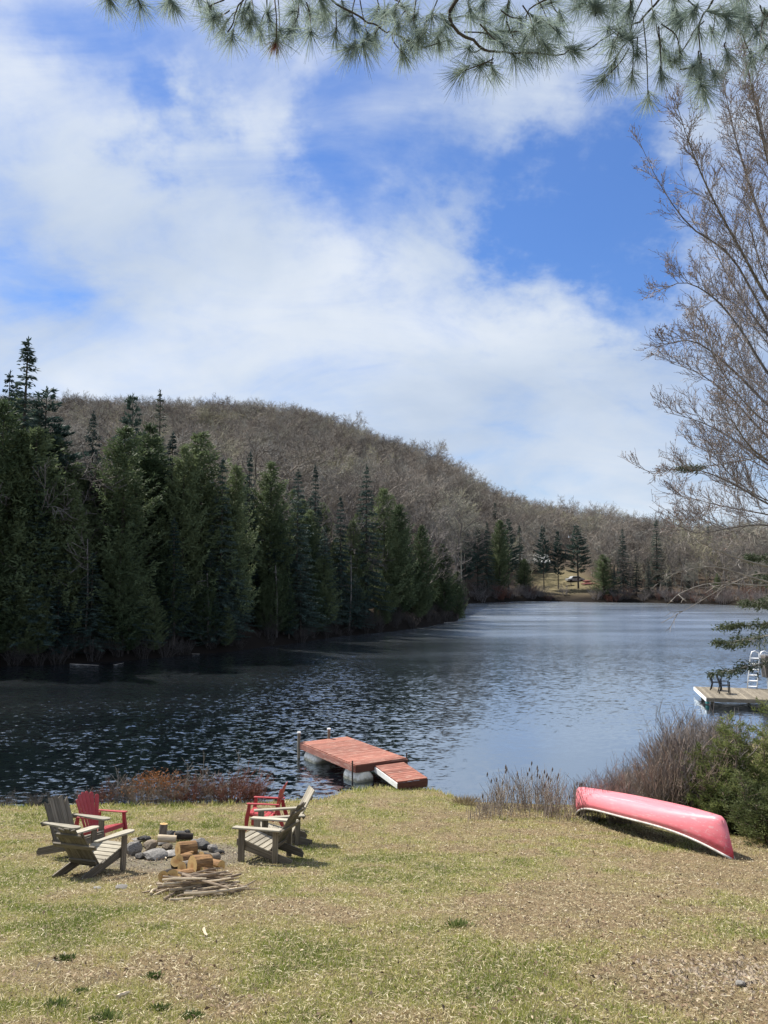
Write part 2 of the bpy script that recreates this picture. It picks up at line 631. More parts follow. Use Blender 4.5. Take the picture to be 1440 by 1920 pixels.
M['log_cut'] = mat_cut()
M['log_dark'] = mat_simple('charred_log', (0.015, 0.013, 0.012), (0.07, 0.055, 0.045), 8, 0.9, bump=0.6)
M['stick'] = mat_simple('dry_stick', (0.12, 0.085, 0.06), (0.40, 0.31, 0.22), 8, 0.85, (1, 6, 6))
M['stick_pale'] = mat_simple('peeled_stick', (0.42, 0.33, 0.22), (0.62, 0.52, 0.38), 8, 0.85, (1, 6, 6))
M['stone'] = mat_simple('grey_stone', (0.075, 0.07, 0.064), (0.27, 0.25, 0.23), 9, 0.85, bump=0.7, rand=0.35)
M['stone_brown'] = mat_simple('brown_stone', (0.12, 0.095, 0.07), (0.27, 0.22, 0.165), 9, 0.85, bump=0.7, rand=0.25)
M['stone_dark'] = mat_simple('sooty_stone', (0.02, 0.02, 0.021), (0.10, 0.095, 0.09), 9, 0.85, bump=0.7, rand=0.3)
M['stone_pale'] = mat_simple('pale_stone', (0.15, 0.14, 0.13), (0.40, 0.38, 0.35), 7, 0.85, bump=0.7, rand=0.2)
M['pebble'] = mat_simple('tan_pebbles', (0.20, 0.155, 0.11), (0.42, 0.345, 0.26), 30, 0.9, coord='Object')
M['cottage_wall'] = mat_simple('dark_log_wall', (0.03, 0.026, 0.022), (0.07, 0.06, 0.05), 2, 0.85, (1, 1, 9))
M['cottage_roof'] = mat_simple('pale_metal_roof', (0.42, 0.42, 0.38), (0.60, 0.60, 0.56), 2, 0.35, spec=0.5)
M['glass'] = mat_simple('dark_glass', (0.02, 0.025, 0.03), (0.05, 0.06, 0.07), 2, 0.08, spec=0.6)
M['car_paint'] = mat_simple('silver_car_paint', (0.28, 0.29, 0.30), (0.36, 0.37, 0.38), 1, 0.3, spec=0.5)
M['tyre'] = mat_simple('tyre_rubber', (0.01, 0.01, 0.01), (0.025, 0.025, 0.025), 5, 0.8)
M['kayak'] = mat_simple('faded_red_hull', (0.26, 0.08, 0.065), (0.36, 0.15, 0.13), 2, 0.5)
M['reed_stem'] = mat_simple('dry_reed_stems', (0.16, 0.135, 0.115), (0.42, 0.36, 0.30), 3.0, 0.9)
M['reed'] = mat_foliage('dry_reeds', (0.18, 0.15, 0.12), (0.42, 0.36, 0.28), 0.2, 2.0)
M['seed'] = mat_simple('reed_seed_heads', (0.10, 0.085, 0.075), (0.22, 0.19, 0.17), 9, 0.95)


def mat_lawn():
    m, t, b, out = base_mat('lawn_soil')
    a = t.new('ShaderNodeVertexColor')
    a.layer_name = 'tint'
    geo = t.new('ShaderNodeNewGeometry')
    p = geo.outputs['Position']
    n1 = t.noise(p, 22.0, 5.0, 0.7)
    n2 = t.noise(p, 3.0, 5.0, 0.65)
    n3 = t.noise(t.mapping(p, (1, 1, 1), (0, 0, 0.5)), 75.0, 3.0, 0.7)
    col = t.mix(t.maprange(n1, 0.35, 0.7, 0, 0.85), a.outputs['Color'], (0.12, 0.09, 0.055))
    col = t.mix(t.maprange(n3, 0.54, 0.68, 0, 0.85), col, (0.50, 0.43, 0.27))
    col = t.mix(t.maprange(n2, 0.46, 0.70, 0, 0.55), col, (0.10, 0.095, 0.045))
    t.link(col, b.inputs['Base Color'])
    b.inputs['Roughness'].default_value = 0.95
    b.inputs['Specular IOR Level'].default_value = 0.1
    bn = t.new('ShaderNodeBump')
    bn.inputs['Strength'].default_value = 0.9
    bn.inputs['Distance'].default_value = 0.03
    t.link(t.math('ADD', n1, n3), bn.inputs['Height'])
    t.link(bn.outputs[0], b.inputs['Normal'])
    return m


M['lawn'] = mat_lawn()


def mat_forest_floor():
    m, t, b, out = base_mat('forest_floor')
    geo = t.new('ShaderNodeNewGeometry')
    p = geo.outputs['Position']
    n1 = t.noise(p, 0.25, 6.0, 0.7)
    n2 = t.noise(p, 2.5, 5.0, 0.7)
    col = t.ramp(n1, [(0.3, (0.05, 0.037, 0.027)), (0.6, (0.085, 0.064, 0.048)), (0.75, (0.11, 0.085, 0.065))])
    col = t.mix(t.maprange(n2, 0.4, 0.7, 0, 0.6), col, (0.07, 0.055, 0.042))
    # the mown clearing of the far cottage
    a = t.new('ShaderNodeVertexColor')
    a.layer_name = 'tint'
    sepc = t.new('ShaderNodeSeparateColor')
    t.link(a.outputs['Color'], sepc.inputs[0])
    n3 = t.noise(p, 0.6, 5.0, 0.6)
    grassc = t.ramp(n3, [(0.3, (0.10, 0.088, 0.045)), (0.6, (0.18, 0.15, 0.085)), (0.8, (0.13, 0.125, 0.06))])
    col = t.mix(sepc.outputs[0], col, grassc)
    col = t.mix(sepc.outputs[1], col, (0.014, 0.011, 0.009))  # bank shade put into the floor colour as near black along the shore
    t.link(col, b.inputs['Base Color'])
    b.inputs['Roughness'].default_value = 0.95
    b.inputs['Specular IOR Level'].default_value = 0.1
    return m


M['forest_floor'] = mat_forest_floor()


def mat_water():
    m, t, b, out = base_mat('lake_water')
    geo = t.new('ShaderNodeNewGeometry')
    p = geo.outputs['Position']
    # ripples as slopes, so that they keep their steepness far out on the lake
    wob = t.noise(p, 0.8, 2.0, 0.6, 0, 'Color')
    pw = t.vmath('ADD', p, t.vmath('MULTIPLY', t.vmath('SUBTRACT', wob, (0.5, 0.5, 0.5)), (0.6, 0.6, 0)))

    def slopes(scale, ang, amt, loc):
        c = t.noise(t.mapping(pw, scale, (0, 0, R(ang)), loc), 1.0, 2.0, 0.5, 0, 'Color')
        return t.vmath('MULTIPLY', t.vmath('SUBTRACT', c, (0.5, 0.5, 0.5)), (amt * 0.7, amt, 0))
    s1 = slopes((2.6, 4.4, 1), 10, 0.44, (0, 0, 0))
    s2 = slopes((6.0, 11.0, 1), -8, 0.50, (5, 3, 1))
    s3 = slopes((0.8, 1.5, 1), 18, 0.10, (1, 8, 2))
    sl = t.vmath('ADD', t.vmath('ADD', s1, s2), s3)
    # calm slicks and gusts
    g = t.noise(t.mapping(p, (0.035, 0.10, 1), (0, 0, R(15)), (3.3, 1.2, 0)), 1.0, 4.0, 0.6)
    sepp = t.new('ShaderNodeSeparateXYZ')
    t.link(p, sepp.inputs[0])
    # sheltered water close to the right bank
    cx = t.maprange(sepp.outputs['X'], 0.5, 5.0, 0, 1, True)
    cy = t.maprange(sepp.outputs['Y'], 24.0, 31.0, 1, 0, True)
    calm = t.math('MULTIPLY', cx, cy)
    # the wind is felt most under the left shore and dies away to the right
    wind = t.math('SUBTRACT', sepp.outputs['X'], t.math('MULTIPLY', sepp.outputs['Y'], 0.05))
    wind = t.maprange(wind, -7.0, 2.5, 2.0, 0.34, True)
    # farther out the wavelets are too small to see one by one and act as gloss
    far_w = t.maprange(sepp.outputs['Y'], 26.0, 95.0, 0, 1, True)
    wind = t.math('MULTIPLY', wind, t.maprange(far_w, 0, 1, 1.0, 0.45))
    amp = t.math('MULTIPLY', t.math('MULTIPLY', t.maprange(g, 0.32, 0.68, 0.55, 1.15), wind), t.math('SUBTRACT', 1.0, t.math('MULTIPLY', calm, 0.75)))
    ampv = t.new('ShaderNodeCombineXYZ')
    t.link(amp, ampv.inputs[0])
    t.link(amp, ampv.inputs[1])
    n = t.vmath('NORMALIZE', t.vmath('ADD', t.vmath('MULTIPLY', sl, ampv.outputs[0]), (0, 0, 1)))
    # reflection grows towards grazing view; the water body itself is nearly black
    lw = t.new('ShaderNodeLayerWeight')
    lw.inputs['Blend'].default_value = 0.5
    t.link(n, lw.inputs['Normal'])
    refl = t.math('ADD', 0.03, t.math('MULTIPLY', 0.95, t.math('POWER', lw.outputs['Facing'], 1.7)), None, True)
    gl = t.new('ShaderNodeBsdfGlossy')
    rgh = t.maprange(far_w, 0, 1, 0.10, 0.25)
    t.link(t.math('MULTIPLY', rgh, t.maprange(g, 0.30, 0.62, 0.75, 1.1)), gl.inputs['Roughness'])
    t.link(n, gl.inputs['Normal'])
    df = t.new('ShaderNodeBsdfDiffuse')
    df.inputs['Color'].default_value = (0.002, 0.005, 0.009, 1)
    gl.inputs['Color'].default_value = (0.84, 0.92, 1.0, 1)
    mx = t.new('ShaderNodeMixShader')
    t.link(refl, mx.inputs[0])
    t.link(df.outputs[0], mx.inputs[1])
    t.link(gl.outputs[0], mx.inputs[2])
    t.link(mx.outputs[0], out.inputs[0])
    t.n.remove(b)
    return m


M['water'] = mat_water()


def mat_canoe():
    m, t, b, out = base_mat('faded_red_canoe')
    tcn = t.new('ShaderNodeTexCoord')
    o = tcn.outputs['Object']
    sepp = t.new('ShaderNodeSeparateXYZ')
    t.link(o, sepp.inputs[0])
    n = t.noise(t.mapping(o, (0.8, 3, 3)), 2.0, 6.0, 0.6)
    n2 = t.noise(t.mapping(o, (2, 18, 18)), 1.0, 4.0, 0.6)
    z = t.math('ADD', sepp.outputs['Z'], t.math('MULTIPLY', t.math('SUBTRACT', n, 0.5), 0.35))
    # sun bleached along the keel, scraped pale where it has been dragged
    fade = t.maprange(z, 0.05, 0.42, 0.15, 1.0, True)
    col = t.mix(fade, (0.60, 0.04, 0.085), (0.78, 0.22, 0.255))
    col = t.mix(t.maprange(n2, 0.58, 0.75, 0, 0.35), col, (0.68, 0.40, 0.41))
    # long scrapes and a dirty edge by the gunwale
    n3 = t.noise(t.mapping(o, (1.0, 30, 30), (0, 0, 0.06)), 1.0, 4.0, 0.7)
    col = t.mix(t.maprange(n3, 0.57, 0.66, 0, 0.5), col, (0.70, 0.52, 0.52))
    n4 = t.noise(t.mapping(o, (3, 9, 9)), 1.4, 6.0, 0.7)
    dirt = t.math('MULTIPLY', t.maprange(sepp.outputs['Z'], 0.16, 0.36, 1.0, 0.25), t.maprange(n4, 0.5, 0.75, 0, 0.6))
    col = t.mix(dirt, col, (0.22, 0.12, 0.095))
    t.link(col, b.inputs['Base Color'])
    t.link(t.maprange(n4, 0.3, 0.7, 0.28, 0.55), b.inputs['Roughness'])
    b.inputs['Roughness'].default_value = 0.38
    b.inputs['Specular IOR Level'].default_value = 0.45
    return m


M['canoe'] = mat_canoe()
M['canoe_in'] = mat_simple('canoe_inside', (0.10, 0.09, 0.085), (0.17, 0.15, 0.14), 4, 0.7)
# ------------------------------------------------------------------ terrain
_ysx = np.array([-200, -100, -60, -30, -16, -10, -4, -1.6, -0.9, 0.2, 1.3, 2.2, 4.5, 7.0, 9.5, 12.0, 15.0, 18.0, 21.0, 30.0, 60.0, 200.0])
_ysy = np.array([90, 60, 26, 21.5, 20.2, 20.2, 20.5, 20.9, 21.8, 22.2, 21.9, 20.7, 20.4, 20.6, 22.5, 26.5, 30.0, 33.0, 36.5, 42.0, 60.0, 150.0])


def near_shore(x):
    return np.interp(x, _ysx, _ysy)


# height of the lawn above the lake against distance in front of the house
_py = np.array([-400, -60, -12, 0, 12.2, 16.0, 20.5, 23.0])
_pz = np.array([12.0, 7.6, 6.2, 4.3, 1.40, 0.72, 0.03, -0.4])


def near_z(x, y):
    x, y = np.asarray(x, float), np.asarray(y, float)
    ys = near_shore(x)
    z = np.interp(y, _py, _pz)
    s = np.clip((y - 16.0) / np.maximum(ys - 16.0, 0.5), 0, 1)
    z2 = 0.72 * (1 - s) + 0.03 * s
    z = np.where(y > 16.0, z2, z)
    z = z + 0.05 * (fbm(x, y, 0.45, 3) - 0.5) * np.clip((ys - y) / 2.0, 0, 1)
    return np.where(y > ys, 0.03 - 0.30 * (y - ys), z)


# far shore as (px, py at the waterline)
_sh = [(-2600, 1420), (-1400, 1330), (-800, 1300), (-400, 1285), (-150, 1262), (0, 1250), (100, 1246), (220, 1240), (430, 1222), (560, 1205),
       (620, 1195), (740, 1183), (800, 1175), (858, 1164), (870, 1150), (876, 1131), (1000, 1127), (1100, 1129), (1200, 1130), (1290, 1132),
       (1365, 1134), (1440, 1140), (1800, 1165), (2600, 1220), (4000, 1300)]
_shp = [at_z(a, b, 0.0) for a, b in _sh]
_su = np.array([p.x / p.y for p in _shp])
_sy = np.array([p.y for p in _shp])
_rg = [(-2600, 850), (-800, 780), (-300, 765), (0, 770), (130, 770), (330, 778), (440, 776), (520, 780), (590, 792), (640, 812), (740, 838),
       (830, 874), (900, 908), (960, 938), (1040, 960), (1130, 968), (1220, 988), (1290, 1002), (1440, 1010), (1800, 1000), (3000, 960)]
_gu = np.array([(a - 720) / 1440.0 for a, b in _rg])
_ru = np.array([-2.2, -0.5, -0.2, 0.05, 0.15, 0.3, 0.5, 2.2])
_rd = np.array([380, 390, 400, 385, 350, 310, 300, 300])
TREE_TOP = 11.0
_gz = np.array([at_y(a, b, float(np.interp((a - 720) / 1440.0, _ru, _rd))).z - TREE_TOP for a, b in _rg])


def far_shore(u):
    return np.interp(u, _su, _sy)


def far_z(x, y):
    x, y = np.asarray(x, float), np.asarray(y, float)
    yy = np.maximum(y, 1.0)
    u = np.clip(x / yy, -2.2, 2.2)
    s, rd, gz = far_shore(u), np.interp(u, _ru, _rd), np.interp(u, _gu, _gz)
    t = yy - s
    q = np.clip(t / np.maximum(rd - s, 20), 0, 1)
    sm = q * q * (3 - 2 * q)
    z = 0.9 * (1 - np.exp(-np.maximum(t, 0) / 1.5)) + 0.085 * np.clip(t, 0, 40)
    z = z + np.maximum(gz - 4.0, 4.0) * (0.55 * sm + 0.45 * q)
    z = z + 5.0 * (fbm(x, y, 0.02, 3) - 0.5) * np.clip(t / 60, 0, 1)
    beyond = np.maximum(yy - rd, 0)
    z = z - np.minimum(beyond * 0.12, np.maximum(z - 8, 0))
    return np.where(t < 0, np.maximum(0.30 * t, -3.0), z)


def ground_z(x, y):
    x, y = np.asarray(x, float), np.asarray(y, float)
    nz, fz = near_z(x, y), far_z(x, y)
    lake = y > near_shore(x)
    return np.where(lake, np.where(fz > -2.9, np.maximum(fz, np.maximum(nz, -3.0)), np.maximum(nz, -3.0)), nz)


def gz(x, y):
    return float(ground_z(np.array([x]), np.array([y]))[0])


def on_ground(px, py, far=False):
    """where the sight line through a point meets the ground"""
    d = ray(px, py)
    y = 3.0
    prev = None
    while y < 900:
        t = y / d.y
        x, z = d.x * t, CAM_Z + d.z * t
        g = gz(x, y)
        if z <= g and not (far and y < 40):
            lo, hi = y / 1.03, y
            for _ in range(22):
                mid = (lo + hi) / 2
                t = mid / d.y
                if CAM_Z + d.z * t <= gz(d.x * t, mid):
                    hi = mid
                else:
                    lo = mid
            t = hi / d.y
            return Vector((d.x * t, hi, gz(d.x * t, hi)))
        y *= 1.03
    return at_y(px, py, 300)


def ground_normal(x, y, e=0.35):
    a = gz(x + e, y) - gz(x - e, y)
    b = gz(x, y + e) - gz(x, y - e)
    return Vector((-a / (2 * e), -b / (2 * e), 1)).normalized()


# lawn colour: patches of green, straw and bare brown, used by the soil and by the blades
_patch = []
for (px, py, rx, ry, wgt) in [          # + = dry brown, - = green
        (1100, 1695, 190, 42, 0.75), (1260, 1640, 200, 40, 0.45), (1400, 1590, 110, 40, 0.6), (740, 1780, 130, 40, 0.25),
        (380, 1830, 120, 45, 0.55), (230, 1800, 150, 45, 0.45), (100, 1815, 120, 40, 0.35), (420, 1890, 120, 30, 0.35),
        (1380, 1830, 130, 70, 0.7), (1260, 1880, 120, 40, 0.35), (730, 1905, 90, 26, 0.4), (560, 1700, 130, 30, 0.25),
        (320, 1620, 150, 48, 0.6), (620, 1520, 300, 24, 0.12), (900, 1530, 200, 30, 0.2),
        (1130, 1770, 240, 36, -0.34), (960, 1830, 150, 36, -0.2), (200, 1720, 280, 34, -0.28), (60, 1640, 120, 50, -0.25),
        (590, 1790, 110, 40, -0.25), (1080, 1620, 130, 28, -0.30), (760, 1600, 200, 30, -0.15), (1330, 1740, 120, 22, -0.35),
        (600, 1560, 120, 16, -0.15), (340, 1548, 120, 10, -0.35), (860, 1740, 90, 26, -0.25), (1080, 1890, 200, 30, -0.2)]:
    p = on_ground(px, py)
    q = on_ground(px, py - ry)
    _patch.append((p.x, p.y, rx / 1440.0 * p.y, max(q.y - p.y, 0.3), wgt))


def dryness(x, y):
    d = 0.46 + 1.1 * (fbm(x, y, 0.55, 4) - 0.5) + 1.5 * (fbm(x + 31, y - 7, 2.2, 4) - 0.5)
    for (cx, cy, rx, ry, wgt) in _patch:
        d = d + wgt * np.exp(-(((x - cx) / rx) ** 2 + ((y - cy) / ry) ** 2))
    return d


def soilness(x, y):
    """1 on the trodden earth round the fire"""
    p = FIRE
    r = np.sqrt(((x - p.x) / 1.75) ** 2 + ((y - p.y) / 1.35) ** 2) + 0.5 * (fbm(x, y, 1.8, 3) - 0.5)
    return np.clip((1.12 - r) / 0.35, 0, 1)


FIRE = on_ground(322, 1606)


def ramp3(t, stops):
    t = np.clip(t, 0, 1)
    xs = [s[0] for s in stops]
    return np.stack([np.interp(t, xs, [s[1][i] for s in stops]) for i in range(3)], 1)


# polar grid: fine in the view, coarse round the rest
def polar(angles, radii):
    A, RR = np.meshgrid(angles, radii, indexing='ij')
    return RR * np.sin(A), RR * np.cos(A)


ang = np.radians(np.concatenate([np.linspace(-180, -42, 40)[:-1], np.linspace(-42, 42, 260)[:-1], np.linspace(42, 180, 40)]))
rad = np.concatenate([[0.0], np.geomspace(1.2, 36, 170), np.geomspace(36.4, 520, 190)[0:], [600, 700, 800, 900]])
GX, GY = polar(ang, rad)
GZ = ground_z(GX, GY)
na, nr = GX.shape
near_owner = GY <= near_shore(GX) + 4.0
V = np.stack([GX.ravel(), GY.ravel(), GZ.ravel()], 1)
ii, jj = np.meshgrid(np.arange(na - 1), np.arange(nr - 1), indexing='ij')
F = np.stack([ii * nr + jj, (ii + 1) * nr + jj, (ii + 1) * nr + jj + 1, ii * nr + jj + 1], -1).reshape(-1, 4)[:, ::-1]
own = near_owner[:-1, :-1].ravel()
dr = dryness(V[:, 0], V[:, 1])
lawn_col = ramp3(dr, [(0.0, (0.16, 0.18, 0.05)), (0.4, (0.28, 0.27, 0.105)), (0.7, (0.315, 0.26, 0.135)), (1.0, (0.295, 0.215, 0.125))])
sl = soilness(V[:, 0], V[:, 1])[:, None]
lawn_col = lawn_col * (1 - sl) + np.array([[0.23, 0.205, 0.165]]) * sl
CLEAR = on_ground(1062, 1100, far=True)
clr = np.exp(-(((V[:, 0] - CLEAR.x) / 7.0) ** 4 + ((V[:, 1] - CLEAR.y - 6) / 16.0) ** 4))


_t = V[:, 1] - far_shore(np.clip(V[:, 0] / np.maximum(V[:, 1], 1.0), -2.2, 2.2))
shore_shade = np.clip(1.0 - (_t - 1.5) / 3.0, 0, 1) * (clr < 0.3)      # shade under the bank trees, painted into the soil along the waterline


def sub_mesh(name, sel, colr):
    f = F[sel]
    used = np.unique(f)
    rem = np.full(len(V), -1)
    rem[used] = np.arange(len(used))
    return np_mesh(name, V[used], rem[f], colr[used], smooth=True)


lawn = link_mesh('lawn', sub_mesh('lawn', own, lawn_col), M['lawn'])
tag(lawn, 'patchy green and straw coloured lawn sloping down to the lake', None, None, 'structure')
hill = link_mesh('hillside', sub_mesh('hillside', ~own, np.stack([clr, shore_shade, clr], 1)), M['forest_floor'])
tag(hill, 'brown forest floor rising to a rounded hill beyond the lake', None, None, 'structure')

# lake surface
mb = MB()
mb.add([(-900, 8, 0), (900, 8, 0), (900, 420, 0), (-900, 420, 0)], [(0, 1, 2, 3)])
lake = mb.build('lake_water', M['water'])
tag(lake, 'dark rippled lake reflecting sky and forest', None, None, 'structure')

# ------------------------------------------------------------------ trees
def tri_soup(P, D, S, L, W):
    """pointed slips: base at P, running along D for L, W wide along S. Returns V, F (two triangles: a kite)"""
    n = len(P)
    L, W = np.asarray(L).reshape(-1, 1), np.asarray(W).reshape(-1, 1)
    a = P
    b = P + D * L * 0.45 + S * W * 0.5
    c = P + D * L
    d = P + D * L * 0.45 - S * W * 0.5
    V = np.stack([a, b, c, d], 1).reshape(-1, 3)
    i = np.arange(n) * 4
    F = np.stack([i, i + 1, i + 2, i + 3], 1)
    return V, F


def unit(v):
    return v / np.maximum(np.linalg.norm(v, axis=1, keepdims=True), 1e-9)


def rnd_dirs(r, n):
    return unit(r.normal(size=(n, 3)))


def sprays_mesh(name, P, D, L, W, r, flat=None):
    S = unit(np.cross(D, rnd_dirs(r, len(P)))) if flat is None else unit(np.cross(D, flat) + 0.35 * r.normal(size=(len(P), 3)))
    V, F = tri_soup(P, D, S, L, W)
    return np_mesh(name, V, F)


def conifer_mesh(seed, H, RB, kind):
    """trunk mesh, crown mesh"""
    r = np.random.default_rng(seed)
    tr = MB()
    lean = r.normal(0, 0.008, 2)
    tp = [(lean[0] * z, lean[1] * z, z) for z in np.linspace(-0.4, H, 7)]
    tr.tube(tp, [0.013 * H * (1 - 0.93 * k / 6) for k in range(7)], 7)
    P, D, L, W, FL = [], [], [], [], []
    if kind == 'spruce':
        z0, nlev, nb, pw = 0.10 * H, int(H * 4.2), (4, 7), 0.85
    elif kind == 'cedar':
        z0, nlev, nb, pw = 0.05 * H, int(H * 4.6), (5, 8), 0.62
    elif kind == 'pine':
        z0, nlev, nb, pw = 0.24 * H, int(H * 2.4), (5, 8), 0.75
    else:                       # thin, sparse top
        z0, nlev, nb, pw = 0.18 * H, int(H * 3.0), (3, 6), 0.95
    lump = [r.random() * 6.28 for _ in range(6)]
    for lv in range(nlev):
        q = (lv + r.random()) / nlev
        z = z0 + (H * 0.985 - z0) * q
        if kind == 'spruce' and q < 0.93:        # boughs sit in whorls
            z = round(z / 0.46) * 0.46 + r.normal(0, 0.10)
            q = min(max((z - z0) / (H * 0.985 - z0), 0.0), 0.99)
        prof = (1 - q) ** pw
        if kind == 'cedar':
            prof = min(1.0, 1.25 * (1 - q) ** 0.7) * (0.75 + 0.35 * q)
        if kind == 'pine':
            prof = (0.55 + 0.6 * math.sin(min(q * 1.35, 1.0) * math.pi) ** 0.7) * (1 - q) ** 0.45 if q < 1 else 0.05
        for _ in range(r.integers(*nb)):
            az = r.random() * 2 * math.pi
            ln = RB * prof * (0.55 + 0.65 * r.random()) * (1 + 0.22 * math.sin(3 * az + lump[lv % 6] + 0.5 * z)) + 0.12
            if kind == 'cedar':
                rise, sag = 0.75, 0.30
            elif kind == 'spruce':
                rise, sag = 0.25 * q - 0.28, 0.10
            elif kind == 'pine':
                rise, sag = 0.28, 0.04
            else:
                rise, sag = 0.12, 0.1
            out = np.array([math.cos(az), math.sin(az), 0])
            side = np.array([-math.sin(az), math.cos(az), 0])
            steps = max(2, int(ln / (0.17 if kind != 'pine' else 0.16)))
            base = np.array([lean[0] * z, lean[1] * z, z])
            if kind != 'cedar' and ln > 0.9:
                tip = base + out * ln * 0.9 + np.array([0, 0, rise * ln * 0.9])
                tr.tube([base, base + (tip - base) * 0.5 + np.array([0, 0, -sag * 0.3]), tip], [0.012 * H * 0.14, 0.013, 0.004], 3, cap=False)
            for s in range(steps):
                k = (s + 0.6) / steps
                if kind == 'pine' and k < 0.35:
                    continue
                if kind in ('spruce', 'cedar') and k < 0.25 and r.random() < 0.6:
                    continue
                c = base + out * (ln * k) + np.array([0, 0, rise * ln * k - sag * ln * 4 * (k - k * k) * 0.6])
                nsp = {'spruce': 5, 'cedar': 7, 'pine': 7}.get(kind, 4)
                for _s in range(nsp):
                    sg = r.choice((-1, 1))
                    if kind == 'cedar':
                        d = out * (0.35 + 0.4 * r.random()) + side * r.normal(0, 0.55) + np.array([0, 0, 0.35 + r.normal(0, 0.5)])
                        l, wd = 0.27 * (0.5 + 0.9 * r.random()), 0.085
                    elif kind == 'pine':
                        d = out * 0.6 + side * r.normal(0, 0.6) + np.array([0, 0, 0.45 + r.normal(0, 0.35)])
                        l, wd = 0.36 * (0.6 + 0.7 * r.random()), 0.11
                    else:
                        d = out * (0.75) + side * sg * (0.5 + 0.6 * r.random()) + np.array([0, 0, -0.25 + r.normal(0, 0.28)])
                        l, wd = 0.33 * (0.5 + 0.9 * r.random()) * (0.65 + 0.35 * prof), 0.085
                    P.append(c + r.normal(0, 0.07 if kind == 'cedar' else 0.04, 3))
                    D.append(d)
                    L.append(l)
                    W.append(wd)
    # leader
    for k in range(14):
        P.append(np.array([lean[0] * H, lean[1] * H, H * (0.955 + 0.04 * k / 14)]))
        D.append(np.array([r.normal(0, 0.5), r.normal(0, 0.5), 1.0]))
        L.append(0.32)
        W.append(0.09)
    P, D = np.array(P), unit(np.array(D))
    return tr.mesh('trunk'), sprays_mesh('crown', P, D, np.array(L), np.array(W), r)


CON = {}
for key, kind, H, RB, n in [('spruce', 'spruce', 16, 3.1, 4), ('spire', 'spruce', 17, 1.5, 2), ('cedar', 'cedar', 14, 2.2, 4), ('pine', 'pine', 17, 3.0, 3), ('thin', 'thin', 16, 1.7, 2)]:
    CON[key] = [(conifer_mesh(100 + 17 * i + len(key), H, RB, kind), H) for i in range(n)]
_mat_set = set()


def conifer(name, kind, x, y, H, label, cat, group, foliage, var=None, wide=1.0, sink=0.15):
    (tm, cm), H0 = random.choice(CON[kind]) if var is None else CON[kind][var]
    key = (tm.name, foliage)
    if key not in _mat_set:
        _mat_set.add(key)
    e = empty(name, (x, y, gz(x, y) - sink), random.random() * 6.28)
    s = H / H0
    e.scale = (s * wide, s * wide, s)
    tag(e, label, cat, group)
    for nm, me, mt in (('trunk', tm, M['bark']), ('crown', cm, M[foliage])):
        o = bpy.data.objects.new(nm, me)
        if not me.materials:
            me.materials.append(mt)
        COL.objects.link(o)
        o.parent = e
        if me.materials[0] != mt:
            o.material_slots[0].link = 'OBJECT'
            o.material_slots[0].material = mt
    return e


def bare_tree_mesh(seed, H, spread, levels=4, thick=0.02, tip=0.02, sides=3, upright=0.5):
    r = np.random.default_rng(seed)
    mb = MB()

    def grow(p, d, ln, rd, lv):
        n = 3
        pts = [p]
        q, dd = np.array(p), np.array(d)
        for k in range(n):
            dd = dd + r.normal(0, 0.10, 3) + np.array([0, 0, 0.10 * upright])
            dd = dd / np.linalg.norm(dd)
            q = q + dd * ln / n
            pts.append(q.copy())
        e = max(rd * 0.55, tip)
        mb.tube(pts, [rd, rd * 0.85, (rd + e) / 2, e], sides if lv > 0 else 6, cap=False)
        if lv >= levels:
            return
        nb = r.integers(3, 6) if lv > 0 else r.integers(6, 9)
        for b in range(nb):
            k = (0.35 if lv == 0 else 0.25) + (0.75) * (b + r.random() * 0.6) / nb
            k = min(k, 1.0)
            f = k * n
            i = min(int(f), n - 1)
            c = pts[i] + (np.array(pts[i + 1]) - pts[i]) * (f - i)
            t = np.array(pts[i + 1]) - pts[i]
            t = t / np.linalg.norm(t)
            sd = np.cross(t, r.normal(size=3))
            sd = sd / np.linalg.norm(sd)
            a = r.uniform(0.45, 0.95) * spread
            nd = t * math.cos(a) + sd * math.sin(a) + np.array([0, 0, 0.18 * upright])
            nd = nd / np.linalg.norm(nd)
            grow(c, nd, ln * r.uniform(0.45, 0.68) * (1.0 if lv else 0.75), max(rd * 0.5, tip), lv + 1)

    grow(np.array([0, 0, -0.3]), np.array([0, 0, 1.0]), H * 0.62, H * thick, 0)
    return mb.mesh('bare_wood', True)


BARE = [bare_tree_mesh(300 + i, 13, [1.05, 1.3, 1.15, 1.4][i], 4, 0.010, 0.021, upright=0.3) for i in range(4)]
for me in BARE:
    me.materials.append(M['far_twig'])
BARE_H = [max(v.co.z for v in me.vertices) for me in BARE]


def bare_tree(x, y, H, label, group, name='bare_tree', mat=None):
    k = random.randrange(len(BARE))
    o = bpy.data.objects.new(name, BARE[k])
    COL.objects.link(o)
    s = H / BARE_H[k]
    o.location = (x, y, gz(x, y) - 0.1)
    o.scale = (s * random.uniform(0.9, 1.2),) * 2 + (s,)
    o.rotation_euler = (random.uniform(-.05, .05), random.uniform(-.05, .05), random.random() * 6.28)
    if mat:
        o.material_slots[0].link = 'OBJECT'
        o.material_slots[0].material = mat
    tag(o, label, 'tree', group)
    return o


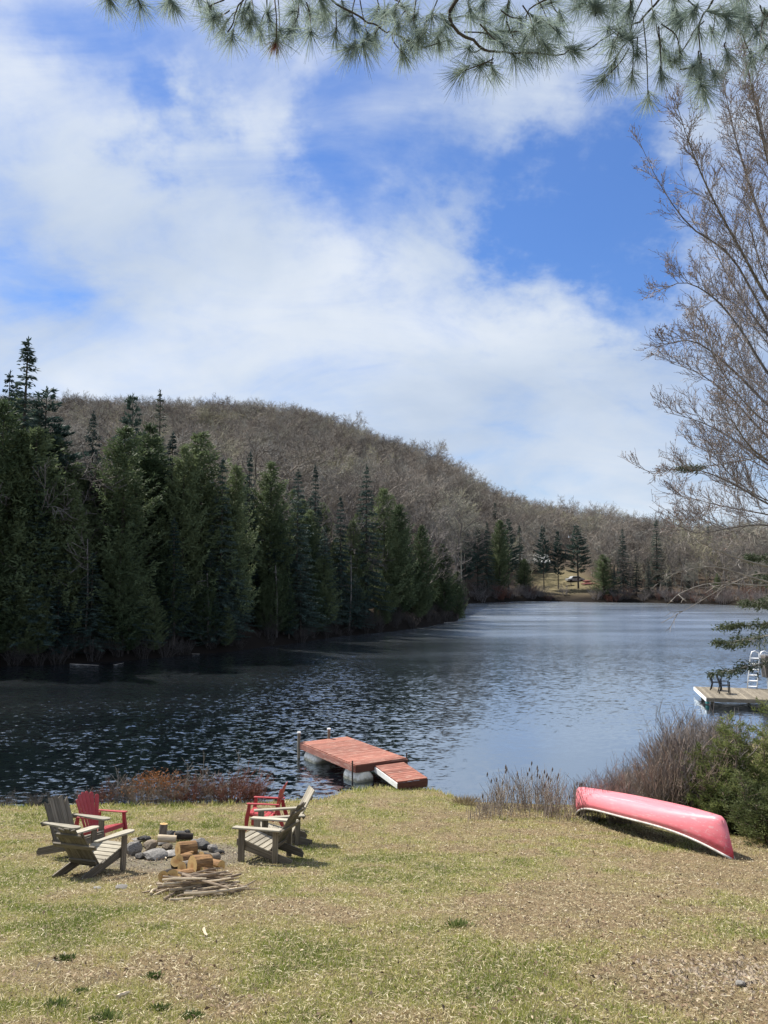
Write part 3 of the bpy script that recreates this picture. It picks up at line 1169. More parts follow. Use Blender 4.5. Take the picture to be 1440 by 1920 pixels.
# --- the far-off woods that clothe the hill: one mass
def woods():
    pts = []
    r = np.random.default_rng(5)
    while len(pts) < 3700:
        n = 4000
        u = r.uniform(-0.62, 0.75, n)
        y = np.sqrt(r.uniform(80 ** 2, 420 ** 2, n))
        s = far_shore(u)
        rd = np.interp(u, _ru, _rd)
        ok = (y > s + 16) & (y < rd + 14)
        ok &= ~((u > (985 - 720) / 1440) & (u < (1115 - 720) / 1440) & (y < CLEAR.y + 34))
        x = u * y
        # keep the woods behind the dark conifers on the left shore
        ok &= ~((u < 0.09) & (y < s + 38))
        for a, b, c in zip(x[ok], y[ok], r.random(ok.sum())):
            pts.append((a, b, c))
    pts = np.array(pts[:3700])
    z = ground_z(pts[:, 0], pts[:, 1]) - 0.2
    me = bpy.data.meshes.new('bare_woods')
    me.vertices.add(len(pts))
    me.vertices.foreach_set('co', np.stack([pts[:, 0], pts[:, 1], z], 1).astype(np.float32).ravel())
    for nm, vals in (('size', r.uniform(0.6, 1.25, len(pts))), ('turn', r.uniform(0, 6.28, len(pts)))):
        a = me.attributes.new(nm, 'FLOAT', 'POINT')
        a.data.foreach_set('value', vals.astype(np.float32))
    a = me.attributes.new('pick', 'INT', 'POINT')
    a.data.foreach_set('value', r.integers(0, 4, len(pts)).astype(np.int32))
    o = link_mesh('bare_woods', me, M['far_twig'])
    tag(o, 'mass of bare brown and grey spring trees covering the hill', 'woods', None, 'stuff')
    ng = bpy.data.node_groups.new('woods', 'GeometryNodeTree')
    ng.interface.new_socket('Geometry', in_out='INPUT', socket_type='NodeSocketGeometry')
    ng.interface.new_socket('Geometry', in_out='OUTPUT', socket_type='NodeSocketGeometry')
    N, Lk = ng.nodes, ng.links
    gi, go = N.new('NodeGroupInput'), N.new('NodeGroupOutput')
    join = N.new('GeometryNodeJoinGeometry')

    def attr(nm, typ):
        a = N.new('GeometryNodeInputNamedAttribute')
        a.data_type = typ
        a.inputs['Name'].default_value = nm
        return next(q for q in a.outputs if q.enabled and q.name == 'Attribute')
    pick, size, turn = attr('pick', 'INT'), attr('size', 'FLOAT'), attr('turn', 'FLOAT')
    rot = N.new('ShaderNodeCombineXYZ')
    Lk.new(turn, rot.inputs[2])
    wide = N.new('ShaderNodeMath')
    wide.operation = 'MULTIPLY'
    wide.inputs[1].default_value = 1.3
    Lk.new(size, wide.inputs[0])
    sc3 = N.new('ShaderNodeCombineXYZ')
    Lk.new(wide.outputs[0], sc3.inputs[0])
    Lk.new(wide.outputs[0], sc3.inputs[1])
    Lk.new(size, sc3.inputs[2])
    for k, mesh in enumerate(BARE):
        src = bpy.data.objects.new('bare_wood_source', mesh)
        oi = N.new('GeometryNodeObjectInfo')
        oi.inputs['Object'].default_value = src
        oi.inputs['As Instance'].default_value = True
        cmp_ = N.new('FunctionNodeCompare')
        cmp_.data_type = 'INT'
        cmp_.operation = 'EQUAL'
        ins = [q for q in cmp_.inputs if q.enabled]
        Lk.new(pick, ins[0])
        ins[1].default_value = k
        iop = N.new('GeometryNodeInstanceOnPoints')
        Lk.new(gi.outputs[0], iop.inputs['Points'])
        Lk.new(cmp_.outputs[0], iop.inputs['Selection'])
        Lk.new(oi.outputs['Geometry'], iop.inputs['Instance'])
        Lk.new(rot.outputs[0], iop.inputs['Rotation'])
        Lk.new(sc3.outputs[0], iop.inputs['Scale'])
        Lk.new(iop.outputs[0], join.inputs[0])
    Lk.new(join.outputs[0], go.inputs[0])
    md = o.modifiers.new('woods', 'NODES')
    md.node_group = ng


woods()
_marks = [(46, 'the highest spire'), (88, 'the wind swept pine'), (177, 'the blunt topped spruce'), (250, 'the flat topped pine'), (303, 'the pale thin fir'),
          (382, 'the broadest yellow green cedar'), (468, 'the thin black spire'), (556, 'the drooping dark spruce'), (686, 'the prominent pointed spruce'),
          (748, 'the round shouldered cedar'), (832, 'the end of the wooded point'), (912, 'the dark clump left of the clearing'), (1018, 'the long trunked pine'),
          (1082, 'the broadest far pine'), (1166, 'the sharp pointed far spruce'), (1230, 'the tall thin far spruce'), (1328, 'the lone far spire'), (1396, 'the small distant spire')]


def landmark(px):
    if px < 0:
        return 'the left edge of the view'
    return min(_marks, key=lambda m: abs(m[0] - px))[1]


# --- bare trees that stand out along the ridge and the far bank
for px in np.linspace(120, 1425, 80):
    px = px + random.uniform(-7, 7)
    u = (px - 720) / 1440.0
    y = float(np.interp(u, _ru, _rd)) + random.uniform(-10, 4)
    bare_tree(u * y, y, random.uniform(12.5, 18.5) + (random.uniform(3, 7) if px < 880 and random.random() < 0.2 else 0), '%s bare tree on the hill skyline above %s' % (random.choice(['tall', 'spreading']), landmark(px)), 'bare trees along the ridge')
for px in np.concatenate([np.linspace(985, 1440, 34), np.linspace(985, 1440, 26)]):
    px = px + random.uniform(-6, 6)
    if 1000 < px < 1105:
        continue
    u = (px - 720) / 1440.0
    y = far_shore(u) + random.uniform(3, 26)
    bare_tree(u * y, y, random.uniform(7, 13), '%s bare brown tree across the lake %s %s' % (random.choice(['slender', 'broad']), 'at the waterline by' if y - far_shore(u) < 12 else 'behind', landmark(px)), 'bare trees along the far bank')


def conifer_px(name, kind, px, top, back, label, cat, foliage, group='conifers along the far shore', wide=1.0, var=None, dist=None):
    """plant a conifer behind the far shore, as tall as it looks"""
    u = (px - 720) / 1440.0
    y = (float(far_shore(u)) + back) if dist is None else dist
    zt = at_y(px, top, y).z
    x = ray(px, top).x / ray(px, top).y * y
    H = zt - gz(x, y) + 0.15
    return conifer(name, kind, x, y, H, label, cat, group, foliage, var, wide)


G1 = 'conifers on the left shore'
heroes = [
    ('spruce_tree', 'spire', 46, 632, 5, 'tallest dark spruce with a narrow ragged spire, above all others on the left shore', 'spruce', 1.25),
    ('spruce_tree', 'spruce', 19, 697, 9, 'second tallest spruce just beside the highest spire at the left edge', 'spruce', 0.8),
    ('pine_tree', 'pine', 86, 724, 7, 'wind swept pine with upturned boughs beside the highest spire', 'pine', 1.25),
    ('cedar_tree', 'cedar', 8, 755, 3, 'broad dark cedar at the very left edge of the far shore', 'cedar', 1.2),
    ('cedar_tree', 'cedar', 62, 800, 2, 'dark shaggy cedar below the highest spire', 'cedar', 1.3),
    ('spruce_tree', 'spruce', 177, 770, 10, 'blunt topped dark spruce standing apart left of the flat topped pine', 'spruce', 0.75),
    ('pine_tree', 'pine', 250, 738, 16, 'flat topped pine with layered boughs showing over the hill line', 'pine', 0.75),
    ('fir_tree', 'thin', 303, 732, 12, 'pale thin fir with a feathery top touching the sky', 'pale_fir', 1.0),
    ('cedar_tree', 'cedar', 235, 800, 3, 'broad grey green cedar in front of the flat topped pine', 'cedar', 1.25),
    ('cedar_tree', 'cedar', 278, 795, 6, 'tall olive cedar just left of the pale thin fir', 'cedar', 1.0),
    ('spruce_tree', 'spire', 326, 812, 5, 'slim dark spruce just right of the pale thin fir', 'spruce', 1.1),
    ('cedar_tree', 'cedar', 382, 812, 4, 'wide yellow green cedar, the broadest on the left shore', 'cedar', 1.45),
    ('cedar_tree', 'cedar', 346, 835, 3, 'mid green cedar left of the broadest yellow green cedar', 'cedar', 1.0),
    ('spruce_tree', 'spruce', 418, 858, 2, 'grey green spruce right of the broadest yellow green cedar', 'spruce', 0.8),
    ('spruce_tree', 'spire', 468, 848, 5, 'thin black spired spruce rising between two cedars mid shore', 'spruce', 0.9),
    ('cedar_tree', 'cedar', 442, 872, 3, 'olive cedar just left of the thin black spire', 'cedar', 1.0),
    ('cedar_tree', 'cedar', 508, 866, 4, 'rounded olive cedar just right of the thin black spire', 'cedar', 1.15),
    ('spruce_tree', 'spruce', 556, 880, 2, 'dark drooping spruce at the middle of the left shore', 'spruce', 0.85),
    ('spruce_tree', 'spire', 592, 872, 9, 'faint slender spire behind the drooping dark spruce', 'spruce', 0.9),
    ('spruce_tree', 'spruce', 686, 871, 3, 'prominent pointed blue green spruce near the tip of the left shore', 'spruce', 0.8),
    ('spruce_tree', 'spruce', 640, 930, 2, 'ragged spruce left of the prominent pointed spruce', 'spruce', 0.7),
    ('cedar_tree', 'cedar', 722, 915, 3, 'dark cedar tucked right against the prominent pointed spruce', 'cedar', 1.1),
    ('cedar_tree', 'cedar', 748, 945, 2, 'round shouldered dark cedar second right of the prominent pointed spruce', 'cedar', 1.2),
    ('cedar_tree', 'cedar', 790, 985, 2, 'olive cedar near the end of the wooded point', 'cedar', 1.1),
    ('cedar_tree', 'cedar', 832, 1020, 1.5, 'last low cedar at the end of the wooded point', 'cedar', 1.3),
    ('cedar_tree', 'cedar', 856, 1072, 1.0, 'small dark cedar leaning at the waterline of the wooded point', 'cedar', 1.5),
    ('cedar_tree', 'cedar', 130, 900, 2, 'dark low cedar under the grey bare tree at left', 'cedar', 1.2),
    ('spruce_tree', 'spruce', 610, 985, 1.5, 'low spruce with boughs down to the water mid shore', 'spruce', 0.9),
]
for nm, kind, px, top, back, lab, fol, wd in heroes:
    conifer_px(nm, kind, px, top, back, lab, 'tree', fol, G1, wd)

_sil_x = [-200, 0, 30, 60, 100, 125, 150, 175, 200, 235, 250, 270, 300, 330, 380, 410, 450, 468, 490, 510, 540, 590, 620, 650, 685, 710, 760, 800, 840, 860, 872]
_sil_y = [720, 740, 700, 730, 790, 850, 860, 830, 850, 825, 815, 825, 805, 845, 840, 880, 905, 880, 905, 895, 905, 910, 945, 950, 915, 935, 965, 990, 1025, 1070, 1115]
for k in range(250):
    px = random.uniform(-170, 862)
    sil = float(np.interp(px, _sil_x, _sil_y))
    back = random.uniform(0.6, 22)
    top = sil + random.uniform(8, 90) + (random.uniform(40, 160) if back < 4 else 0)
    kind = random.choice(['spruce', 'spruce', 'cedar', 'cedar', 'spire'])
    u = (px - 720) / 1440.0
    # the point narrows: stay on land in front of the bay behind it
    if px > 800:
        back = min(back, 10)
    nm = 'cedar_tree' if kind == 'cedar' else 'spruce_tree'
    conifer_px(nm, kind, px, top, back, '%s dark %s %s %s' % ('low' if top - sil > 120 else 'tall' if top - sil < 45 else 'middling', 'cedar' if kind == 'cedar' else 'slim spruce' if kind == 'spire' else 'spruce', 'at the waterline below' if back < 4 else 'deep in the wood behind' if back > 13 else 'crowded close to', landmark(px)), 'tree',
               'cedar' if kind == 'cedar' else 'spruce', G1, random.uniform(1.0, 1.5))
for k in range(46):
    px = random.uniform(-120, 862)
    u = (px - 720) / 1440.0
    y = float(far_shore(u)) + random.uniform(0.6, 2.6)
    kind = random.choice(['cedar', 'cedar', 'spruce'])
    hh = random.uniform(3.0, 7.5)
    conifer('cedar_tree' if kind == 'cedar' else 'spruce_tree', kind, u * y, y, hh, '%s young %s with boughs over the water below %s' % ('small' if hh < 5 else 'half grown', kind, landmark(px)), 'tree', G1, kind, None, 1.5)
# bare trees mixed into the left shore
for px, top, back, lab in [(108, 815, 4, 'grey bare tree between the wind swept pine and the blunt spruce'), (92, 860, 2, 'low grey bare tree under the wind swept pine'), (150, 850, 6, 'grey bare tree just left of the blunt topped spruce'),
                           (205, 840, 8, 'thin bare tree right of the blunt topped spruce'), (615, 915, 8, 'brown bare tree left of the prominent pointed spruce'), (650, 925, 6, 'twiggy bare tree touching the prominent pointed spruce'),
                           (765, 940, 9, 'pale twiggy tree on the wooded point'), (800, 952, 5, 'tallest pale twiggy tree on the wooded point'), (835, 975, 3, 'pale twiggy tree at the end of the wooded point'), (530, 890, 10, 'bare tree between cedars mid shore')]:
    u = (px - 720) / 1440.0
    y = float(far_shore(u)) + back
    x = u * y
    bare_tree(x, y, at_y(px, top, y).z - gz(x, y), lab, 'bare trees on the left shore', mat=M['twig_grey'])

# far bank, left of the clearing, round it and to the right
far = [
    ('pine_tree', 'pine', 872, 985, 6, 'dark pine next to the wooded point on the far bank', 'pine', 0.9),
    ('pine_tree', 'pine', 895, 985, 9, 'dark pine second from the wooded point on the far bank', 'pine', 0.8),
    ('spruce_tree', 'spruce', 912, 978, 4, 'dark spruce in the clump left of the far clearing', 'spruce', 0.8),
    ('cedar_tree', 'cedar', 935, 975, 5, 'dense dark cedar in the clump left of the far clearing', 'cedar', 1.2),
    ('pine_tree', 'pine', 952, 972, 8, 'tall dense pine at the right of the clump by the far clearing', 'pine', 0.9),
    ('spruce_tree', 'spire', 975, 985, 10, 'slim spruce just left of the far cottage', 'spruce', 1.2),
    ('cedar_tree', 'cedar', 982, 1048, 5, 'low olive cedar beside the far cottage', 'cedar', 1.7),
    ('pine_tree', 'pine', 1018, 985, 9, 'pine with a long bare trunk in front of the far cottage', 'pine', 0.75),
    ('pine_tree', 'pine', 1045, 995, 10, 'middle pine with a bare trunk in the far clearing', 'pine', 0.75),
    ('pine_tree', 'pine', 1082, 984, 11, 'broadest dark pine shading the far clearing', 'pine', 1.25),
    ('cedar_tree', 'cedar', 1130, 1040, 3, 'low dark cedar closing the right side of the far clearing', 'cedar', 2.0),
    ('spruce_tree', 'spruce', 1166, 990, 6, 'sharp pointed dark spruce right of the far clearing', 'spruce', 0.8),
    ('spruce_tree', 'spruce', 1192, 1040, 5, 'dark blunt spruce right of the sharp pointed one on the far bank', 'spruce', 0.9),
    ('spruce_tree', 'spruce', 1150, 1062, 2, 'small grey green spruce at the far waterline', 'spruce', 0.9),
    ('spruce_tree', 'spire', 1230, 975, 8, 'tall thin spruce with a knobbed tip on the far bank', 'spruce', 1.5),
    ('spruce_tree', 'spruce', 1214, 1045, 3, 'pale grey spruce in front of the tall thin one on the far bank', 'pale_fir', 0.8),
    ('spruce_tree', 'spire', 1328, 985, 30, 'lone spire behind the bare woods at far right', 'spruce', 1.2),
    ('spruce_tree', 'spire', 1396, 998, 34, 'small distant spire near the right edge of the hill line', 'spruce', 1.2),
    ('cedar_tree', 'cedar', 1345, 1075, 4, 'dim cedar on the far bank behind the drooping boughs', 'cedar', 1.2),
    ('spruce_tree', 'spruce', 1255, 1070, 5, 'dim spruce on the far bank right of the tall thin one', 'spruce', 0.9),
    ('spruce_tree', 'spruce', 1290, 1060, 6, 'dim dark spruce on the far bank left of the drooping boughs', 'spruce', 0.9),
]
for nm, kind, px, top, back, lab, fol, wd in far:
    conifer_px(nm, kind, px, top, back, lab, 'tree', fol, 'conifers on the far bank', wd)
# evergreens dotted on the hill
for px, top, dist, lab in [(928, 942, 215, 'single dark evergreen among bare trees above the far pines'), (770, 928, 190, 'small dark evergreen among bare trees above the wooded point'),
                           (800, 853, 360, 'dark evergreen clump standing on the hill crest'), (668, 826, 370, 'small dark evergreen high on the bare hillside'), (788, 858, 362, 'second dark evergreen close to the crest clump')]:
    conifer_px('spruce_tree', 'spruce', px, top, 0, lab, 'tree', 'spruce', 'evergreens on the hill', 1.0 if dist < 300 else 1.6, dist=dist)
# ------------------------------------------------------------------ floating dock
def planked(parent, origin, ex, ey, z, n, mat, thick=0.035, gap=0.008, along='y', r=None):
    """planks that run along ey, laid one after another along ex; origin is a corner"""
    r = r or random
    Lx, Ly = ex.length, ey.length
    ux, uy = ex.normalized(), ey.normalized()
    wd = Lx / n
    mb = MB()
    mb.box((0, 0, 0), (Ly, wd - gap, thick))
    me = None
    for k in range(n):
        c = origin + ux * (wd * (k + 0.5)) + uy * (Ly / 2)
        if me is None:
            o = mb.build('plank', mat, parent, bevel=0.004)
            me = o.data
        else:
            o = bpy.data.objects.new('plank', me)
            COL.objects.link(o)
            o.parent = parent
        m = Matrix((uy, -ux, Vector((0, 0, 1)))).transposed().to_4x4()
        m.translation = Vector((c.x, c.y, z - thick / 2 + r.uniform(-0.002, 0.002)))
        o.matrix_local = m @ Matrix.Rotation(r.uniform(-0.004, 0.004), 4, 'Z')


DZ = 0.52                     # deck height over the water
A = at_z(563, 1391, DZ)       # far left
B = at_z(667, 1434, DZ)       # near left
Cc = at_z(776, 1425, DZ)      # near right
Dd = at_z(652, 1382, DZ)      # far right
# square the deck up from its long left side
lx = (B - A)
wy = ((Cc - B) + (Dd - A)) / 2
wy = wy - lx.normalized() * wy.dot(lx.normalized()) * 0.6
dock = empty('floating_dock', (0, 0, 0))
tag(dock, 'red stained floating dock on white barrels by the lawn edge', 'dock')
planked(dock, A, lx, wy, DZ, 26, M['dock_red'])
for (p, q) in ((A, B), (B, B + wy), (B + wy, A + wy), (A + wy, A)):
    d = (q - p).normalized()
    n = Vector((d.y, -d.x, 0)) * 0.0
    board('fascia', M['dock_dark'] if (p - B).length < 1e-6 or (p - A - wy).length < 1e-6 else M['dock_red'], dock,
          (p.x, p.y, DZ - 0.13), (q.x, q.y, DZ - 0.13), 0.19, 0.045, up=Vector((d.y, -d.x, 0)), bevel=0.005)
ux, uy = lx.normalized(), wy.normalized()


def barrel(c, axis, L=0.86, rad=0.29):
    mb = MB()
    prof = [(0.0, -L / 2), (rad * 0.86, -L / 2), (rad * 0.95, -L / 2 + 0.03), (rad, -L / 2 + 0.10), (rad * 0.985, -L / 6 - 0.03), (rad * 1.03, -L / 6), (rad * 0.985, -L / 6 + 0.03),
            (rad * 0.985, L / 6 - 0.03), (rad * 1.03, L / 6), (rad * 0.985, L / 6 + 0.03), (rad, L / 2 - 0.10), (rad * 0.95, L / 2 - 0.03), (rad * 0.86, L / 2), (0.0, L / 2)]
    mb.lathe(prof, 24)
    o = mb.build('barrel', M['barrel'], dock, smooth=True)
    q = Vector(axis).to_track_quat('Z', 'Y')
    o.matrix_local = Matrix.Translation(c) @ q.to_matrix().to_4x4()


for kx in (0.55, lx.length - 0.42):
    for ky in (0.32, wy.length - 0.32):
        c = A + ux * kx + uy * ky
        barrel(Vector((c.x, c.y, 0.03)), ux)
for kx in (0.10, 1.03, lx.length - 0.90, lx.length - 0.05):
    c = A + ux * kx
    board('joist', M['dock_dark'], dock, (c.x + uy.x * 0.06, c.y + uy.y * 0.06, DZ - 0.15), (c.x + uy.x * (wy.length - 0.06), c.y + uy.y * (wy.length - 0.06), DZ - 0.15), 0.045, 0.16)


def pole(p, top, low, r, mat, nm='post', capm=None):
    mb = MB()
    mb.tube([(p.x, p.y, low), (p.x, p.y, top)], r, 10)
    o = mb.build(nm, mat, dock)
    if capm:
        m2 = MB()
        m2.tube([(p.x, p.y, top + 0.002), (p.x, p.y, top + 0.04)], r * 1.25, 10)
        m2.build('post_cap', capm, o)


pole(A - ux * 0.06 - uy * 0.02, DZ + 0.27, -1.2, 0.05, M['dock_grey'], capm=M['white_paint'])
pole(A + wy * 0.62 - ux * 0.07, DZ + 0.28, -1.2, 0.05, M['dock_grey'], capm=M['white_paint'])
pole(B - uy * 0.05 - ux * 0.10, DZ + 0.10, -0.8, 0.022, M['iron'])
pole(B + wy + uy * 0.06 - ux * 0.12, DZ + 0.12, -0.8, 0.022, M['iron'])

# the gangway from the dock to the bank
ramp = empty('dock_ramp', (0, 0, 0))
tag(ramp, 'short red plank ramp sloping from the floating dock to the grass', 'ramp')
r0 = at_z(703, 1436, DZ - 0.10)
r1 = at_z(760, 1428, DZ - 0.10)
r2 = at_z(801, 1459, 0.30)
r3 = at_z(750, 1466, 0.30)
ex = (r3 - r0 + r2 - r1) / 2
ey = (r1 - r0 + r2 - r3) / 2
ey = ey - ex.normalized() * ey.dot(ex.normalized()) * 0.5
npk = 11
exu, eyu = ex.normalized(), ey.normalized()
upv = exu.cross(eyu)
if upv.z < 0:
    upv = -upv
wd = ex.length / npk
mb = MB()
mb.box((0, 0, 0), (ey.length, wd - 0.012, 0.035))
me = None
for k in range(npk):
    c = r0 + exu * (wd * (k + 0.5)) + ey / 2
    if me is None:
        o = mb.build('plank', M['dock_red'], ramp, bevel=0.004)
        me = o.data
    else:
        o = bpy.data.objects.new('plank', me)
        COL.objects.link(o)
        o.parent = ramp
    m = Matrix((eyu, upv.cross(eyu), upv)).transposed().to_4x4()
    m.translation = c + upv * random.uniform(-0.002, 0.002)
    o.matrix_local = m
for s, mt in ((0, M['white_paint']), (1, M['dock_dark'])):
    p = r0 + ey * s - upv * 0.10
    q = p + ex
    board('side_board', mt, ramp, p, q, 0.15, 0.035, up=eyu)
board('end_board', M['dock_dark'], ramp, r0 + ex - upv * 0.13, r0 + ex + ey - upv * 0.13, 0.21, 0.04, up=exu)


# ------------------------------------------------------------------ rocks
def rock_mesh(seed, flat=0.6, sub=2):
    bm = bmesh.new()
    bmesh.ops.create_icosphere(bm, subdivisions=sub, radius=1.0)
    off = Vector((seed * 3.7, seed * 1.3, seed * 7.1))
    for v in bm.verts:
        d = v.co.normalized()
        k = 1 + 0.33 * mnoise.noise(d * 1.3 + off) + 0.12 * mnoise.noise(d * 3.1 + off)
        # broken facets
        for j in range(5):
            nn = Vector((math.sin(seed + j * 2.1), math.cos(seed * 1.7 + j * 1.3), math.sin(seed * 0.6 + j * 3.3))).normalized()
            dd = d.dot(nn) * k
            if dd > 0.72:
                k *= 0.72 / dd + 0.02
        v.co = d * k
        v.co.z *= flat
    me = bpy.data.meshes.new('stone')
    bm.to_mesh(me)
    bm.free()
    return me


ROCKS = [rock_mesh(i + 1, [0.75, 0.6, 0.85, 0.5, 0.7][i % 5]) for i in range(8)]


def rock(px, py, w, label, mat, h=0.7, flat_rot=0.0, lift=0.0, group='stones round the fire pit', name='fire_pit_stone', k=None, depth=0.8, cat='stone'):
    """px,py: foot of the stone; w: its width in metres"""
    p = on_ground(px, py)
    me = ROCKS[(rock.n if k is None else k) % len(ROCKS)].copy()
    rock.n += 1
    o = link_mesh(name, me, mat)
    s = w / 2 * 1.12
    o.scale = (s, s * depth, s * h)
    o.rotation_euler = (random.uniform(-.2, .2), random.uniform(-.2, .2), flat_rot)
    o.location = (p.x, p.y + s * depth * 0.6, p.z + s * h * 0.42 + lift)
    tag(o, label, cat, group)
    return o


rock.n = 0
rock(788, 1474, 0.24, 'pale rounded stone under the foot of the dock ramp', M['stone_pale'], 0.6, 0.4, group=None, name='stone')

S = 'fire'
rock(262, 1580, 0.30, 'flat grey slab at the back left of the fire pit', M['stone'], 0.45, 0.2)
rock(248, 1604, 0.30, 'tall grey stone at the left end of the fire pit', M['stone'], 1.15, 1.0)
rock(268, 1587, 0.26, 'soot black stone behind the brown boulder in the fire pit', M['stone_dark'], 0.7, 0.5, lift=0.08)
rock(280, 1596, 0.28, 'round brown boulder on the left side of the fire pit', M['stone_brown'], 0.85, 0.1, lift=0.03)
rock(287, 1613, 0.44, 'broad pale flat stone leaning on the front of the fire pit', M['stone_pale'], 0.55, 0.35, k=3)
rock(320, 1608, 0.30, 'pale pointed stone right of the broad flat one', M['stone_pale'], 0.6, -0.3, k=1)
rock(262, 1611, 0.18, 'small grey stone in front of the tall left one', M['stone'], 0.7, 0.9)
rock(313, 1593, 0.20, 'small brown stone under the pale log', M['stone_brown'], 0.8, 0.9)
rock(319, 1576, 0.22, 'black stone at the back of the fire pit beside the upright log', M['stone_dark'], 0.95, 0.3, lift=0.06)
rock(335, 1577, 0.28, 'sooty slab at the back centre of the fire pit', M['stone_dark'], 0.6, -0.2, lift=0.06)
rock(349, 1572, 0.16, 'small black charred lump at the back right of the fire pit', M['stone_dark'], 1.2, 0.6, lift=0.06)
rock(362, 1592, 0.30, 'mottled grey boulder behind the big sawn log', M['stone'], 0.75, 0.7)
rock(383, 1594, 0.24, 'square black stone on the right side of the fire pit', M['stone_dark'], 0.9, 0.1)
rock(374, 1583, 0.22, 'grey stone at the far right rim of the fire pit', M['stone'], 0.7, 1.4)
rock(398, 1598, 0.22, 'rough grey stone at the right end of the fire pit', M['stone'], 0.8, 2.0)
rock(411, 1602, 0.18, 'last low dark stone at the right end of the fire pit', M['stone_dark'], 0.6, 0.4)
rock(303, 1586, 0.24, 'grey stone inside the fire pit under the upright log', M['stone'], 0.6, 0.4)
rock(345, 1590, 0.22, 'dark stone in the middle of the fire pit', M['stone_dark'], 0.7, 1.1)
rock(181, 1667, 0.12, 'flat pale stone on the bare earth in front of the low wooden chair', M['stone_pale'], 0.25, 0.2, name='stone', group=None)
rock(226, 1667, 0.2, 'flat grey stone half sunk in the bare earth', M['stone'], 0.2, 1.2, name='stone', group=None)
rock(1392, 1851, 0.085, 'single grey rounded stone on the pebbly ground at lower right', M['stone_pale'], 0.7, 0.2, name='stone', group=None)


# ------------------------------------------------------------------ firewood
def log_obj(p0, p1, rad, label, bark, name='firewood_log', split=None, group='firewood logs stacked by the fire pit'):
    """round log, or split (fraction of the round kept) with the bark outside"""
    m, L = frame(p0, p1, (0, 0, 1))
    mb = MB()
    n = 14
    if split is None:
        prof = [(math.cos(2 * math.pi * k / n), math.sin(2 * math.pi * k / n)) for k in range(n)]
        barkf = [True] * n
    else:
        a0, a1 = split
        m_ = 9
        prof = [(math.cos(a0 + (a1 - a0) * k / m_), math.sin(a0 + (a1 - a0) * k / m_)) for k in range(m_ + 1)]
        barkf = [True] * m_
        if a1 - a0 < 3.0:
            prof.append((0.02, 0.02))
            barkf += [False, False]
        else:
            barkf += [False]
    n = len(prof)
    segs = 5
    vs = []
    sd = random.random() * 50
    for i in range(segs + 1):
        x = -L / 2 + L * i / segs
        for (a, b) in prof:
            k = rad * (1 + 0.10 * mnoise.noise(Vector((x * 3 + sd, a * 1.5, b * 1.5))))
            vs.append((x, a * k, b * k))
    fs, mi = [], []
    for i in range(segs):
        for k in range(n):
            k2 = (k + 1) % n
            fs.append((i * n + k, i * n + k2, (i + 1) * n + k2, (i + 1) * n + k))
            mi.append(0 if barkf[k] else 1)
    mb.add(vs, fs)
    mb.f += [tuple(reversed(range(n))), tuple(segs * n + k for k in range(n))]
    mb.m = mi + [1, 1]
    o = mb.build(name, [bark, M['log_cut']], None)
    o.matrix_world = m
    tag(o, label, 'log', group)
    return o


def log_px(a, b, lift, rad, *args, **kw):
    """ends as seen in the photograph, at a height over the ground near their foot"""
    yb = kw.pop('base', 1640)
    g = on_ground((a[0] + b[0]) / 2, yb)
    dy = kw.pop('dy', 0.0)
    p = at_y(a[0], a[1], g.y - dy)
    q = at_y(b[0], b[1], g.y + dy)
    return log_obj(p, q, rad, *args, **kw)


LB, LG, LD = M['log_bark'], M['log_bark_grey'], M['log_dark']
log_px((333, 1594), (366, 1590), 0, 0.119, 'big sawn log lying on top at the back of the wood stack', LB, base=1622, dy=0.085)
log_px((336, 1615), (356, 1612), 0, 0.096, 'rusty split log under the big sawn one', LB, base=1634, dy=0.085, split=(0.2, 2.9))
log_px((351, 1607), (369, 1603), 0, 0.071, 'small pale barked log behind the split ones', LG, base=1622, dy=0.085)
log_px((376, 1606), (393, 1609), 0, 0.081, 'dark grey log lying behind the stack at right', LG, base=1622, dy=0.085)
log_px((341, 1628), (362, 1625), 0, 0.096, 'grey barked log in the middle of the wood stack', LG, base=1645, dy=0.085)
log_px((360, 1624), (391, 1621), 0, 0.138, 'largest split log with a fresh yellow face on the front of the stack', LB, base=1652, dy=0.085)
log_px((388, 1623), (414, 1628), 0, 0.109, 'yellow split log at the right end of the stack', LB, base=1645, dy=-0.05, split=(-0.4, 2.5))
log_px((333, 1647), (366, 1642), 0, 0.105, 'yellow split log at the bottom front of the stack', LB, base=1656, dy=0.085)
log_px((323, 1644), (333, 1643), 0, 0.096, 'short split log standing on end at the left of the stack', LB, base=1656, dy=0.085, split=(0.4, 3.4))
log_px((306, 1645), (320, 1640), 0, 0.086, 'charred block lying left of the wood stack', LD, base=1654, dy=0.085)
log_px((330, 1615), (332, 1626), 0, 0.086, 'dark round log at the back left of the stack', LD, base=1632, dy=0.085)
log_px((376, 1640), (398, 1639), 0, 0.096, 'brown log at the bottom of the stack behind the kindling', LB, base=1654, dy=0.085)
log_px((352, 1638), (372, 1633), 0, 0.069, 'small orange split log tucked under the largest one', LB, base=1650, dy=0.09, split=(-0.3, 2.6))
log_px((394, 1609), (409, 1606), 0, 0.064, 'small bark covered log behind the right end of the stack', LG, base=1626, dy=0.07)
log_px((344, 1608), (360, 1604), 0, 0.064, 'brown quarter log wedged below the big sawn log', LB, base=1630, dy=0.09, split=(0.1, 2.0))
g = on_ground(301, 1582)
log_obj((g.x, g.y + 0.1, g.z + 0.02), (g.x + 0.02, g.y + 0.12, g.z + 0.33), 0.075, 'grey log standing upright in the fire pit', LG, group='logs in the fire pit')
g = on_ground(308, 1597)
